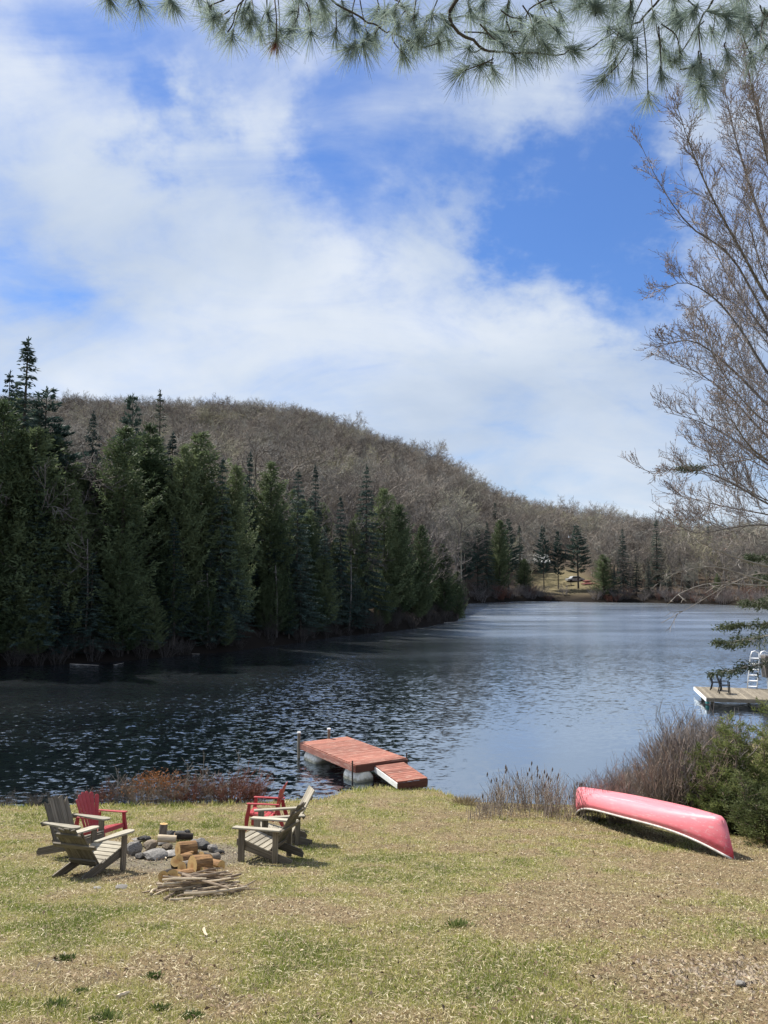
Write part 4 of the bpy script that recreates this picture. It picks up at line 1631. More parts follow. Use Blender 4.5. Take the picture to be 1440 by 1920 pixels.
log_obj((g.x - 0.15, g.y + 0.1, g.z + 0.20), (g.x + 0.17, g.y + 0.15, g.z + 0.17), 0.065, 'pale log laid across the stones of the fire pit', M['stick_pale'], group='logs in the fire pit')
g = on_ground(345, 1585)
log_obj((g.x - 0.18, g.y, g.z + 0.17), (g.x + 0.14, g.y + 0.1, g.z + 0.13), 0.06, 'half burnt log across the back of the fire pit', LD, group='logs in the fire pit')

# kindling: every stick a thing
KC = on_ground(374, 1676)
rs = random.Random(4)


def stick(p, d, L, rad, mat, label, bend=0.06, group='kindling sticks heaped beside the logs'):
    mb = MB()
    d = Vector(d).normalized()
    pts = []
    a = Vector((rs.uniform(-1, 1), rs.uniform(-1, 1), rs.uniform(-0.4, 0.4))) * bend
    for k in range(5):
        t = k / 4 - 0.5
        pts.append(Vector((L * t, 0, 0)) + Vector((0, a.x, a.z)) * (0.25 - t * t) * 4 * L + Vector((0, rs.uniform(-1, 1), rs.uniform(-1, 1))) * 0.006)
    mb.tube(pts, [rad * rs.uniform(0.85, 1.1), rad, rad * 0.95, rad * 0.85, rad * rs.uniform(0.5, 0.8)], 6, mi_cap=1)
    o = mb.build('kindling_stick', [mat, M['stick_pale']], None, smooth=False)
    m, _ = frame(Vector((0, 0, 0)), d, (0, 0, 1))
    m.translation = p
    o.matrix_world = m
    tag(o, label, 'stick', group)
    return o


for k in range(64):
    lay = k / 64
    sx = rs.gauss(0, 0.22) * (1 - 0.3 * lay)
    sy = rs.gauss(0, 0.16) * (1 - 0.4 * lay) + 0.07 * lay
    x, y = KC.x + sx, KC.y + sy
    hh = 0.02 + 0.24 * lay * max(0.15, 1 - (abs(sx) / 0.5) ** 1.5)
    an = rs.gauss(0.30, 0.36)
    L = rs.uniform(0.35, 0.85)
    tk, pl = rs.uniform(0.008, 0.021), rs.random() > 0.8
    stick(Vector((x, y, gz(x, y) + hh)), (math.cos(an), math.sin(an), rs.gauss(0.0, 0.07)), L, tk, M['stick_pale'] if pl else M['stick'],
          '%s %s stick %s of the kindling heap%s' % ('thick' if tk > 0.0145 else 'thin', 'pale' if pl else 'brown', 'at the bottom' if lay < 0.33 else 'in the middle' if lay < 0.66 else 'on top',
                                                     ', left side' if sx < -0.1 else ', right side' if sx > 0.1 else ''))
for (a, b, lab) in [((432, 1663), (466, 1668), 'thin crooked stick poking out at the right of the kindling'), ((430, 1678), (458, 1672), 'dark stick sticking out at the right front of the kindling'),
                    ((308, 1690), (356, 1664), 'long thick stick leaning on the left of the kindling heap'), ((318, 1692), (362, 1689), 'pale straight stick along the front of the kindling'),
                    ((283, 1680), (296, 1669), 'pale stick lying alone on the grass left of the kindling'), ((220, 1877 - 0), (242, 1868), 'pale stick alone on the dry grass at lower left'),
                    ((382, 1747), (388, 1759), 'short pale stick on the dry grass below the kindling'), ((300, 1602), (312, 1614), 'bent pale stick leaning on the flat fire pit stone')]:
    p, q = on_ground(*a), on_ground(*b)
    L = (q - p).length
    stick((p + q) / 2 + Vector((0, 0, 0.03)), q - p, max(L, 0.12), 0.016, M['stick_pale'] if 'pale' in lab else M['stick'], lab, group='loose sticks')


# ------------------------------------------------------------------ chairs
def stand(o, px, py, facing, sink=0.01):
    """set a thing on the sloping lawn; facing in degrees, 0 = towards +X, 90 = away from the house"""
    p = on_ground(px, py)
    n = ground_normal(p.x, p.y)
    n = (n + Vector((0, 0, 1.2))).normalized()
    q = Vector((0, 0, 1)).rotation_difference(n)
    m = Matrix.Translation(p - Vector((0, 0, sink))) @ q.to_matrix().to_4x4() @ Matrix.Rotation(R(facing), 4, 'Z')
    o.matrix_world = m
    return p


def slat_outline(w, top, n=6, L=1.0):
    """half-width w; top rounds over the last part of the length (metres: top)"""
    pts = [(-0.5, -w), (0.5 - top / L, -w)]
    for k in range(1, n):
        a = math.pi * k / n
        pts.append((0.5 - top / L * (1 - math.sin(a)), -w * math.cos(a)))
    pts += [(0.5 - top / L, w), (-0.5, w)]
    return pts


def wood_chair(label, mat, matb, arm_mat, back_h=0.80, rake=0.48, rear_post=False, round_top=True, seat_h=0.36, scale=1.0, nback=5, arm_style='paddle', group='wooden lawn chairs round the fire pit', apron=True):
    """front of the chair is +X"""
    root = empty('wooden_lawn_chair')
    tag(root, label, 'chair', group)
    W = 0.29
    # long seat rails that run down to the ground behind
    for s in (-1, 1):
        m, L = frame((0.40, s * (W - 0.03), seat_h - 0.05), (-0.56, s * (W - 0.03), 0.055), (0, s, 0))
        shaped_board('seat_rail', matb, root, (0.40, s * (W - 0.03), seat_h - 0.06), (-0.56, s * (W - 0.03), 0.06),
                     [(-0.5, -0.05 * s), (-0.46, -0.075 * s), (0.44, -0.07 * s), (0.5, -0.02 * s), (0.5, 0.05 * s), (-0.46, 0.075 * s), (-0.5, 0.055 * s)][:: s], 0.03, up=(0, 1, 0))
        board('front_leg', matb, root, (0.33, s * (W + 0.005), 0.0), (0.33, s * (W + 0.005), 0.555), 0.115, 0.032, up=(0, 1, 0))
        if rear_post:
            board('rear_leg', matb, root, (-0.28, s * (W + 0.005), 0.0), (-0.28, s * (W + 0.005), 0.55), 0.095, 0.032, up=(0, 1, 0))
        # arm
        y = s * (W + 0.055)
        if arm_style == 'paddle':
            n = 9
            ol = []
            for k in range(n):
                a = math.pi * k / (n - 1)
                ol.append((0.38 + 0.12 * math.sin(a), -0.088 * math.cos(a)))
            ol = [(-0.5, -0.035)] + [(0.1, -0.078)] + ol + [(0.1, 0.078), (-0.5, 0.035)]
            shaped_board('arm', arm_mat, root, (-0.40, y, 0.585), (0.46, y, 0.575), ol, 0.028)
        else:
            board('arm', arm_mat, root, (-0.40, y, 0.572), (0.46, y, 0.572), 0.135, 0.03, bevel=0.006)
    # seat slats over the sloping rails
    ns = 6
    for k in range(ns):
        t = (k + 0.5) / ns
        x = 0.40 - 0.56 * t
        z = seat_h + 0.025 - (seat_h - 0.055) * (0.40 - x) / 0.96 + 0.008
        board('seat_slat', arm_mat, root, (x, -W + 0.0, z), (x, W - 0.0, z), 0.56 / ns - 0.008, 0.022, up=(-0.31, 0, 1))
    if apron:
        board('front_apron', matb, root, (0.42, -W + 0.01, seat_h - 0.045), (0.42, W - 0.01, seat_h - 0.045), 0.11, 0.022, up=(1, 0, 0))
    # raked back boards
    bx, bz = -0.145, 0.17
    bw = 0.53 / nback
    dirb = Vector((-math.sin(rake), 0, math.cos(rake)))
    for k in range(nback):
        c = (k - (nback - 1) / 2)
        y = c * bw
        ln = back_h
        splay = y * 0.06
        p0 = Vector((bx, y * 0.97, bz))
        p1 = p0 + dirb * ln + Vector((0, splay, 0))
        tilt = 0.0
        ol = [(-0.5, -bw / 2 + 0.004), (0.5, -bw / 2 + 0.004), (0.5, bw / 2 - 0.004), (-0.5, bw / 2 - 0.004)]
        if round_top:
            hw = bw * nback / 2
            hi = lambda q: 0.27 * (1 - math.sqrt(max(0.0, 1 - min(1.0, abs(q) / (hw * 1.03)) ** 2)))
            a, b = y - bw / 2 + 0.002, y + bw / 2 - 0.002
            ln = back_h
            p1 = p0 + dirb * ln
            top = [(0.5 - hi(a + (b - a) * e / 4) / ln, a + (b - a) * e / 4 - y) for e in range(5)]
            ol = [(-0.5, a - y)] + top + [(-0.5, b - y)]
        shaped_board('back_slat', mat, root, p0, p1, ol, 0.022, up=(math.cos(rake), 0, math.sin(rake)))
    nrm = Vector((-math.cos(rake), 0, -math.sin(rake)))
    for ln, hw in ((0.12, W - 0.04), (0.45, W + 0.10), (back_h * 0.84, 0.24)):
        c = Vector((bx, 0, bz)) + dirb * ln + nrm * 0.027
        board('back_batten', matb, root, c + Vector((0, -hw, 0)), c + Vector((0, hw, 0)), 0.075, 0.03, up=-nrm)
    root.scale = (scale,) * 3
    return root


def stand_scaled(o, px, py, facing, s, sink=0.01):
    stand(o, px, py, facing, sink)
    o.matrix_world = o.matrix_world @ Matrix.Scale(s, 4)


ch = wood_chair('dark grey wooden lawn chair with a smooth rounded back at far left', M['wood_dark'], M['wood_dark'], M['wood_light'], 0.86, 0.42)
ch_leftback = ch
stand_scaled(ch, 136, 1604, -24, 1.0)
ch = wood_chair('low wooden lawn chair seen from behind with wide pale paddle arms', M['wood_dark'], M['wood_dark'], M['wood_light'], 0.80, 0.66)
stand_scaled(ch, 174, 1638, 70, 1.0)
ch = wood_chair('old mossy wooden lawn chair with square arms, nearest right of the fire pit', M['wood_moss'], M['wood_chair'], M['wood_light'], 0.90, 0.54, True, True, 0.37, arm_style='square', nback=4)
stand_scaled(ch, 500, 1611, 164, 1.0)
ch = wood_chair('wooden lawn chair with a tall pale slatted back behind the mossy one', M['wood_light'], M['wood_dark'], M['wood_light'], 0.94, 0.50, True, False, 0.37, arm_style='square', nback=4)
stand_scaled(ch, 525, 1583, 196, 1.0)


def plastic_chair(label):
    root = empty('red_plastic_chair')
    tag(root, label, 'chair', 'red plastic lawn chairs')
    m = M['red_plastic']
    W = 0.27
    rake = 0.36
    dirb = Vector((-math.sin(rake), 0, math.cos(rake)))
    nrm = Vector((math.cos(rake), 0, math.sin(rake)))
    # fan of six slats with rounded tops
    n = 6
    for k in range(n):
        c = k - (n - 1) / 2
        y0, y1 = c * 0.062, c * 0.106
        ln = 0.68 - 0.018 * c * c
        p0 = Vector((-0.16, y0, 0.33)) - nrm * (0.012 * c * c * 0.3)
        p1 = p0 + dirb * ln + Vector((0, y1 - y0, 0)) + nrm * (0.010 * c * c)
        wa, wb = 0.028, 0.049
        ol = [(-0.5, -wa), (0.44, -wb), (0.475, -wb * 0.8), (0.5, -wb * 0.3), (0.5, wb * 0.3), (0.475, wb * 0.8), (0.44, wb), (-0.5, wa)]
        shaped_board('back_slat', m, root, p0, p1, ol, 0.014, up=nrm + Vector((0, -0.08 * c, 0)), bevel=0.004)
    c = Vector((-0.165, 0, 0.345))
    board('back_foot', m, root, c + Vector((0, -0.20, 0)), c + Vector((0, 0.20, 0)), 0.05, 0.03, up=nrm)
    c = Vector((-0.16, 0, 0.33)) + dirb * 0.33 - nrm * 0.016
    board('back_rib', m, root, c + Vector((0, -0.23, 0)), c + Vector((0, 0.23, 0)), 0.035, 0.018, up=nrm)
    # dished seat of five slats between side rails
    for k in range(5):
        x0 = 0.36 - 0.105 * k
        z0 = 0.385 - 0.024 * k + (0.0 if k else -0.008)
        board('seat_slat', m, root, (x0 - 0.05, -W + 0.01, z0), (x0 - 0.05, W - 0.01, z0), 0.094, 0.016, up=(-0.22, 0, 1), bevel=0.005)
    board('front_lip', m, root, (0.372, -W + 0.005, 0.352), (0.372, W - 0.005, 0.352), 0.075, 0.016, up=(1, 0, 0.25), bevel=0.005)
    for s in (-1, 1):
        board('seat_rail', m, root, (0.36, s * W, 0.355), (-0.20, s * W, 0.24), 0.055, 0.018, up=(0, s, 0))
        mb = MB()
        # front leg rises past the seat to carry the arm
        secs = [(0.40, 0.0, 0.030, 0.022), (0.375, 0.30, 0.042, 0.026), (0.345, 0.45, 0.036, 0.022), (0.33, 0.565, 0.032, 0.020)]
        vs, fs = [], []
        for (x, z, hx, hy) in secs:
            yy = s * (W + 0.035)
            vs += [(x - hx, yy - hy, z), (x + hx, yy - hy, z), (x + hx, yy + hy, z), (x - hx, yy + hy, z)]
        for i in range(3):
            for k in range(4):
                fs.append((i * 4 + k, i * 4 + (k + 1) % 4, (i + 1) * 4 + (k + 1) % 4, (i + 1) * 4 + k))
        fs += [(3, 2, 1, 0), (12, 13, 14, 15)]
        mb.add(vs, fs)
        mb.build('front_leg', m, root, bevel=0.004)
        mb = MB()
        vs, fs = [], []
        for (x, z, hx, hy) in [(-0.44, 0.0, 0.026, 0.02), (-0.34, 0.22, 0.04, 0.024), (-0.27, 0.42, 0.04, 0.022), (-0.25, 0.545, 0.03, 0.02)]:
            yy = s * (W + 0.02)
            vs += [(x - hx, yy - hy, z), (x + hx, yy - hy, z), (x + hx, yy + hy, z), (x - hx, yy + hy, z)]
        for i in range(3):
            for k in range(4):
                fs.append((i * 4 + k, i * 4 + (k + 1) % 4, (i + 1) * 4 + (k + 1) % 4, (i + 1) * 4 + k))
        fs += [(3, 2, 1, 0), (12, 13, 14, 15)]
        mb.add(vs, fs)
        mb.build('rear_leg', m, root, bevel=0.004)
        y = s * (W + 0.045)
        ol = [(-0.5, -0.03), (0.2, -0.046), (0.46, -0.046), (0.5, -0.03), (0.5, 0.03), (0.46, 0.046), (0.2, 0.046), (-0.5, 0.03)]
        shaped_board('arm', m, root, (-0.30, y, 0.565), (0.385, y, 0.583), ol, 0.022, bevel=0.005)
    return root


ch = plastic_chair('red plastic lawn chair with a fan back, left of the fire pit')
stand_scaled(ch, 183, 1585, -22, 0.98)
ch2 = copy_tree(ch)
tag(ch2, 'red plastic lawn chair seen from the side behind the pale slatted chair')
stand_scaled(ch2, 502, 1554, 176, 1.0)


# ------------------------------------------------------------------ canoe
def make_canoe():
    root = empty('canoe')
    tag(root, 'faded red canoe lying upside down on the lawn with a white gunwale', 'canoe')
    L, BW = 4.75, 0.385
    ns, nk = 41, 15
    V_, F_ = [], []
    tops = []
    for i in range(ns):
        u = -1 + 2 * i / (ns - 1)
        x = u * L / 2
        au = abs(u)
        half = BW * (1 - au ** 2.3) ** 0.85 + 0.012
        sheer = 0.275 + 0.285 * au ** 3.6             # height of the gunwale over the keel line (upright)
        keel = 0.02 * au ** 4 + 0.10 * max(0, (au - 0.90) / 0.10) ** 2
        # rounded stem: ends pull in towards the keel
        for k in range(nk):
            t = -1 + 2 * k / (nk - 1)
            a = abs(t)
            y = half * math.copysign(min(1.0, (1 - (1 - a) ** 2.1)) ** 0.62 if a > 0 else 0, t) * (1.0 - 0.06 * max(0, a - 0.8) / 0.2)
            zz = keel + (sheer - keel) * a ** 2.3
            xe = x
            if au > 0.9:
                q = (au - 0.9) / 0.1
                h = (zz - keel) / max(sheer - keel, 1e-3)
                xe = math.copysign(L / 2 * 0.9 + L / 2 * 0.1 * (q * (1 - 0.55 * (1 - h) ** 2.2 * q)), u)
            V_.append((xe, y, -zz))                   # upside down: keel at the top (z=0), gunwale below
        tops.append((V_[-nk], V_[-1]))
    for i in range(ns - 1):
        for k in range(nk - 1):
            a = i * nk + k
            F_.append((a, a + nk, a + nk + 1, a + 1))
    for e in (0, ns - 1):
        for k in range(nk // 2):
            a, b = e * nk + k, e * nk + nk - 1 - k
            if b - a > 2:
                F_.append((a, a + 1, b - 1, b) if e == 0 else (b, b - 1, a + 1, a))
    V_ = np.array(V_)
    V_[:, 2] += 0.56
    me = np_mesh('hull', V_, np.array(F_), smooth=True)
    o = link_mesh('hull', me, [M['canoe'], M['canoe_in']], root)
    so = o.modifiers.new('skin', 'SOLIDIFY')
    so.thickness = 0.012
    so.offset = 1
    so.material_offset = 1
    # gunwales
    for sd, idx in (('a', 0), ('b', nk - 1)):
        pts = [Vector(V_[i * nk + idx]) + Vector((0, 0.006 * (-1 if idx == 0 else 1), 0.0)) for i in range(ns)]
        mb = MB()
        mb.tube(pts, 0.020, 6)
        mb.build('gunwale', M['gunwale'], root, smooth=True)
    mid = nk // 2
    mb = MB()
    mb.tube([Vector(V_[i * nk + mid]) + Vector((0, 0, 0.010)) for i in range(3, ns - 3)], 0.010, 5)
    mb.build('keel_strip', M['canoe'], root, smooth=True)
    for s in (-1, 1):
        mb = MB()
        x0, x1 = s * L * 0.435, s * L * 0.49
        i0 = int(round((x0 / (L / 2) + 1) / 2 * (ns - 1)))
        i1 = int(round((x1 / (L / 2) + 1) / 2 * (ns - 1)))
        a0, b0, a1, b1 = [Vector(V_[i * nk + k]) for i in (i0, i1) for k in (0, nk - 1)]
        mb.add([a0 + Vector((0, .01, .012)), b0 + Vector((0, -.01, .012)), b1 + Vector((0, -.004, .012)), a1 + Vector((0, .004, .012)),
                a0 + Vector((0, .01, .03)), b0 + Vector((0, -.01, .03)), b1 + Vector((0, -.004, .03)), a1 + Vector((0, .004, .03))],
               [(0, 1, 2, 3), (7, 6, 5, 4), (0, 4, 5, 1), (1, 5, 6, 2), (2, 6, 7, 3), (3, 7, 4, 0)])
        mb.build('deck_plate', M['gunwale'], root)
    for x in (-1.35, 0.0, 1.2):
        i0 = int(round((x / (L / 2) + 1) / 2 * (ns - 1)))
        a, b = Vector(V_[i0 * nk]), Vector(V_[i0 * nk + nk - 1])
        wd = 0.22 if x else 0.06
        board('seat' if x else 'thwart', M['wood_chair'], root, a + Vector((0, .015, .03)), b + Vector((0, -.015, .03)), wd, 0.025)
    return root


canoe = make_canoe()
pn = on_ground(1372, 1611)
pf = on_ground(1084, 1529)
v = pf - pn
print('canoe span', v.length)
xdir = v.normalized()
up = (ground_normal(*(((pn + pf) / 2).xy)) + Vector((0, 0, 0.6))).normalized()
ydir = up.cross(xdir).normalized()
zdir = xdir.cross(ydir)
cm = Matrix((xdir, ydir, zdir)).transposed().to_4x4()
cm.translation = (pn + pf) / 2 + zdir * 0.01
canoe.matrix_world = cm @ Matrix.Scale(v.length / 4.70, 4)
# ------------------------------------------------------------------ neighbour's dock
nd = empty('neighbour_dock')
tag(nd, 'grey plank dock of the next house with a white edge board at right', 'dock')
NZ = 0.38
n0 = at_z(1302, 1287, NZ)
n1 = at_z(1325, 1308, NZ)
ny = n0 - n1
nx = Vector((ny.y, -ny.x, 0)).normalized()
NL = 9.0
planked(nd, n1, nx * NL, ny, NZ, 60, M['dock_grey'])
board('edge_board', M['white_paint'], nd, n1 + Vector((0, 0, -0.10)) - nx * 0.02, n1 + ny + Vector((0, 0, -0.10)) - nx * 0.02, 0.16, 0.035, up=nx)
board('fascia', M['wood_dark'], nd, n1 + Vector((0, 0, -0.10)) - ny.normalized() * 0.02, n1 + nx * NL + Vector((0, 0, -0.10)) - ny.normalized() * 0.02, 0.15, 0.035, up=ny)
for k in (0.3, 2.4, 4.6, 6.6):
    for s in (0.12, 0.88):
        p = n1 + nx * k + ny * s
        mb = MB()
        mb.tube([(p.x, p.y, -2.0), (p.x, p.y, NZ - 0.05)], 0.07, 8)
        mb.build('pile', M['wood_dark'], nd)
for s in (0.08,):
    p = n1 + ny * s
    mb = MB()
    mb.box((p.x + 0.12, p.y + 0.1, 0.17), (0.14, 0.16, 0.26))
    mb.build('foam_float', M['teal'], nd, bevel=0.03)


def dock_chair(label, loc, rz):
    root = empty('plastic_dock_chair')
    tag(root, label, 'chair', 'black chairs on the next dock')
    m = M['black_plastic']
    board('seat', m, root, (-0.22, 0, 0.42), (0.24, 0, 0.44), 0.46, 0.03)
    for s in (-1, 1):
        board('back_post', m, root, (-0.22, s * 0.21, 0.40), (-0.36, s * 0.22, 0.92), 0.05, 0.035, up=(0, s, 0))
        board('leg', m, root, (0.22, s * 0.22, 0.0), (0.20, s * 0.22, 0.62), 0.05, 0.04, up=(0, s, 0))
        board('leg', m, root, (-0.30, s * 0.22, 0.0), (-0.20, s * 0.22, 0.42), 0.05, 0.04, up=(0, s, 0))
        board('arm', m, root, (-0.28, s * 0.24, 0.63), (0.24, s * 0.24, 0.635), 0.06, 0.025)
    for k in range(5):
        y = (k - 2) * 0.085
        board('back_slat', m, root, (-0.235, y, 0.44), (-0.355, y, 0.90), 0.06, 0.015, up=(1, 0, 0.2))
    board('back_rail', m, root, (-0.358, -0.23, 0.92), (-0.358, 0.23, 0.92), 0.06, 0.03)
    root.location = loc
    root.rotation_euler = (0, 0, rz)
    root.scale = (0.9, 0.9, 0.88)
    return root


p = at_z(1350, 1296, NZ)
dock_chair('black plastic chair on the next dock, the one behind the other', (p.x, p.y + 0.35, NZ), R(-30))
p = at_z(1359, 1300, NZ)
c2 = dock_chair('front black plastic chair facing right on the next dock', (p.x, p.y, NZ), R(-15))

# white ladder with hoop rails and a brown covered chute
lad = empty('swim_slide')
tag(lad, 'white ladder with hooped rails leading to a grey brown chute on the next dock', 'slide')
l0 = at_z(1410, 1291, NZ)
foot = Vector((l0.x, l0.y, NZ))
lx_ = Vector((1, -0.12, 0)).normalized()
run = Vector((0.26, 0.10, 1.55))
lw = 0.44
for s in (-0.5, 0.5):
    mb = MB()
    b0 = foot + lx_ * lw * s
    pts = [b0, b0 + run * 0.5, b0 + run, b0 + run * 1.12 + Vector((0.06, 0.02, 0.02)), b0 + run * 1.16 + Vector((0.22, 0.05, 0.0)), b0 + run * 1.10 + Vector((0.42, 0.08, 0))]
    mb.tube(pts, 0.028, 8)
    mb.build('rail', M['white_metal'], lad, smooth=True)
for k in range(6):
    c = foot + run * (0.06 + 0.175 * k)
    board('rung', M['white_metal'], lad, c - lx_ * lw / 2, c + lx_ * lw / 2, 0.09, 0.035, up=(0, -0.3, 1))
mb = MB()
ch_top = foot + run + lx_ * 0.30
prof = []
NPT = 12
vs, fs = [], []
for i in range(NPT):
    t = i / (NPT - 1)
    c = ch_top + Vector((1.9 * t, -0.2 * t, -0.05 - 1.25 * t ** 1.3 + 0.22 * t ** 4))
    for (yy, zz) in ((-0.30, 0.22), (-0.28, 0.0), (0.28, 0.0), (0.30, 0.22)):
        vs.append((c.x, c.y + yy, c.z + zz))
for i in range(NPT - 1):
    for k in range(3):
        fs.append((i * 4 + k, (i + 1) * 4 + k, (i + 1) * 4 + k + 1, i * 4 + k + 1))
mb.add(vs, fs)
o = mb.build('chute', M['white_metal'], lad)
sm = o.modifiers.new('t', 'SOLIDIFY')
sm.thickness = 0.02
mb = MB()
cv = foot + Vector((0.62, -0.45, 0))
vs = [(cv.x - 0.12, cv.y, NZ + 1.62), (cv.x + 1.3, cv.y, NZ + 1.66), (cv.x + 1.3, cv.y, NZ + 0.78), (cv.x + 0.25, cv.y, NZ + 0.70), (cv.x - 0.10, cv.y, NZ + 0.55), (cv.x - 0.14, cv.y, NZ + 1.1)]
nv = len(vs)
vs2 = [(a, b + 0.5, c) for a, b, c in vs]
mb.add(vs + vs2, [tuple(range(nv)), tuple(reversed(range(nv, 2 * nv)))] + [(i, nv + i, nv + (i + 1) % nv, (i + 1) % nv) for i in range(nv)])
o = mb.build('fabric_cover', M['grey_cover'], lad, bevel=0.03)
for dx in (0.05, 1.1):
    mb = MB()
    mb.tube([(cv.x + dx, cv.y + 0.25, NZ), (cv.x + dx, cv.y + 0.25, NZ + 0.75)], 0.02, 6)
    mb.build('support_leg', M['white_metal'], lad)


# ------------------------------------------------------------------ far clearing: cottage and small things
def far_at(px, py):
    return on_ground(px, py, far=True)


cp = far_at(998, 1078)
cot = empty('cottage', (cp.x, cp.y + 3, cp.z))
tag(cot, 'dark cottage with a pale glinting roof among the pines across the lake', 'cottage')
mb = MB()
mb.box((0, 3, 1.6), (9.0, 6.0, 3.4))
mb.build('wall', M['cottage_wall'], cot)
for s in (-1, 1):
    mb = MB()
    a = [(-5.2, 3 + s * 3.7, 3.0), (5.2, 3 + s * 3.7, 3.0), (5.2, 3, 5.2), (-5.2, 3, 5.2)]
    b = [(x, y, z + 0.16) for x, y, z in a]
    mb.add(a + b, [(0, 1, 2, 3), (7, 6, 5, 4), (0, 4, 5, 1), (1, 5, 6, 2), (2, 6, 7, 3), (3, 7, 4, 0)])
    mb.build('roof', M['cottage_roof'], cot)
for s in (-1, 1):
    mb = MB()
    x = s * 4.48
    mb.add([(x, 0.1, 3.3), (x, 5.9, 3.3), (x, 3, 5.1), (x - s * 0.1, 0.1, 3.3), (x - s * 0.1, 5.9, 3.3), (x - s * 0.1, 3, 5.1)], [(0, 1, 2), (5, 4, 3), (0, 3, 4, 1), (1, 4, 5, 2), (2, 5, 3, 0)])
    mb.build('gable', M['cottage_wall'], cot)
for x in (-2.6, 0.2, 2.9):
    mb = MB()
    mb.box((x, -0.03, 1.7), (1.5, 0.08, 1.2))
    wf = mb.build('window_frame', M['wood_dark'], cot)
    mb = MB()
    mb.box((x, -0.08, 1.7), (1.3, 0.03, 1.0))
    mb.build('pane', M['glass'], wf)
mb = MB()
mb.box((0, -1.1, 0.25), (7.0, 2.1, 0.18))
mb.build('porch', M['dock_grey'], cot)

tp = far_at(1064, 1098)
tb = empty('picnic_table', (tp.x, tp.y, tp.z))
tag(tb, 'dark picnic table standing in the far clearing', 'table')
board('table_top', M['wood_dark'], tb, (-1.1, 0, 0.76), (1.1, 0, 0.76), 0.8, 0.06)
for s in (-1, 1):
    board('bench', M['wood_dark'], tb, (-1.1, s * 0.75, 0.44), (1.1, s * 0.75, 0.44), 0.28, 0.05)
    for e in (-0.8, 0.8):
        board('leg', M['wood_dark'], tb, (e, s * 0.7, 0.0), (e, s * 0.25, 0.73), 0.10, 0.05, up=(1, 0, 0))

vp = far_at(1082, 1092)
car = empty('parked_car', (vp.x, vp.y + 2, vp.z), R(12))
tag(car, 'small pale car parked in the far clearing behind the pine trunks', 'car')
mb = MB()
prof = [(-2.1, 0.35), (-2.15, 0.85), (-1.3, 0.95), (-0.8, 1.45), (0.7, 1.48), (1.5, 1.0), (2.1, 0.9), (2.15, 0.35)]
n = len(prof)
mb.add([(x, -0.82, z) for x, z in prof] + [(x, 0.82, z) for x, z in prof], [tuple(range(n)), tuple(reversed(range(n, 2 * n)))] + [(i, n + i, n + (i + 1) % n, (i + 1) % n) for i in range(n)])
mb.build('body', M['car_paint'], car, bevel=0.06)
mb = MB()
mb.add([(-1.1, -0.835, 0.98), (-0.75, -0.835, 1.38), (0.6, -0.835, 1.40), (1.25, -0.835, 1.0)], [(0, 1, 2, 3)])
mb.add([(-1.1, -0.825, 0.98), (-0.75, -0.825, 1.38), (0.6, -0.825, 1.40), (1.25, -0.825, 1.0)], [(3, 2, 1, 0)])
mb.build('side_window', M['glass'], car)
for x in (-1.35, 1.3):
    for s in (-1, 1):
        mb = MB()
        mb.tube([(x, s * 0.70, 0.32), (x, s * 0.86, 0.32)], 0.32, 14)
        mb.build('wheel', M['tyre'], car)

kp = far_at(1105, 1096)
for q, (dx, dy, rz, lab) in enumerate([(0, 0, 15, 'faded red boat hull lying at the right of the far clearing'), (0.6, 3.2, 40, 'second reddish boat hull behind the first in the far clearing')]):
    mb = MB()
    vs, fs = [], []
    for i in range(9):
        u = -1 + i / 4
        hw = 0.42 * (1 - u * u) ** 0.7 + 0.02
        for (yy, zz) in ((-1, 0.0), (-0.75, 0.28), (0, 0.42), (0.75, 0.28), (1, 0.0)):
            vs.append((u * 2.1, yy * hw, zz * (1 - 0.4 * u * u)))
    for i in range(8):
        for k in range(4):
            fs.append((i * 5 + k, (i + 1) * 5 + k, (i + 1) * 5 + k + 1, i * 5 + k + 1))
    mb.add(vs, fs)
    o = mb.build('boat_hull', M['kayak'], smooth=True)
    x, y = kp.x + dx, kp.y + dy
    o.location = (x, y, gz(x, y))
    o.rotation_euler = (0, 0, R(rz))
    tag(o, lab, 'boat')


# ------------------------------------------------------------------ fallen logs along the dark shore
def drift(a, b, rad, label, z=0.05, mat='pale_branch', dz=0.0):
    p, q = at_z(*a, z), at_z(*b, z + dz)
    mb = MB()
    pts = []
    for k in range(6):
        t = k / 5
        c = p.lerp(q, t)
        pts.append(c + Vector((0, random.uniform(-.06, .06), random.uniform(-.015, .015))))
    mb.tube(pts, [rad * 0.6 * (1 - 0.6 * k / 5) for k in range(6)], 7)
    o = mb.build('fallen_log', M[mat], smooth=True)
    tag(o, label, 'log', 'fallen logs along the far waterline')


drift((132, 1245), (185, 1248), 0.09, 'pale drift log floating at the left shore')
drift((213, 1247), (232, 1243), 0.05, 'short crooked drift branch right of the floating log')
drift((285, 1228), (375, 1226), 0.07, 'long thin log lying along the left waterline')
drift((780, 1171), (908, 1163), 0.09, 'long pale log floating off the wooded point')
drift((1015, 1121), (1085, 1125), 0.16, 'pale log along the bank below the far clearing', 0.25)
drift((1085, 1125), (1190, 1128), 0.12, 'long pale log along the far waterline right of the clearing', 0.2)
drift((40, 1193), (62, 1165), 0.08, 'pale broken birch trunk leaning in the dark wood', 1.0, dz=1.0)
drift((388, 1185), (405, 1212), 0.05, 'thin bare pole leaning at the left waterline', 1.2, dz=-1.0)
drift((165, 1180), (212, 1177), 0.06, 'pale deadfall among the dark trunks of the left shore', 1.8)
drift((175, 1195), (230, 1199), 0.06, 'second lower pale deadfall on the left shore', 1.0)
drift((60, 1212), (105, 1206), 0.06, 'grey deadfall low at the left edge', 0.9)


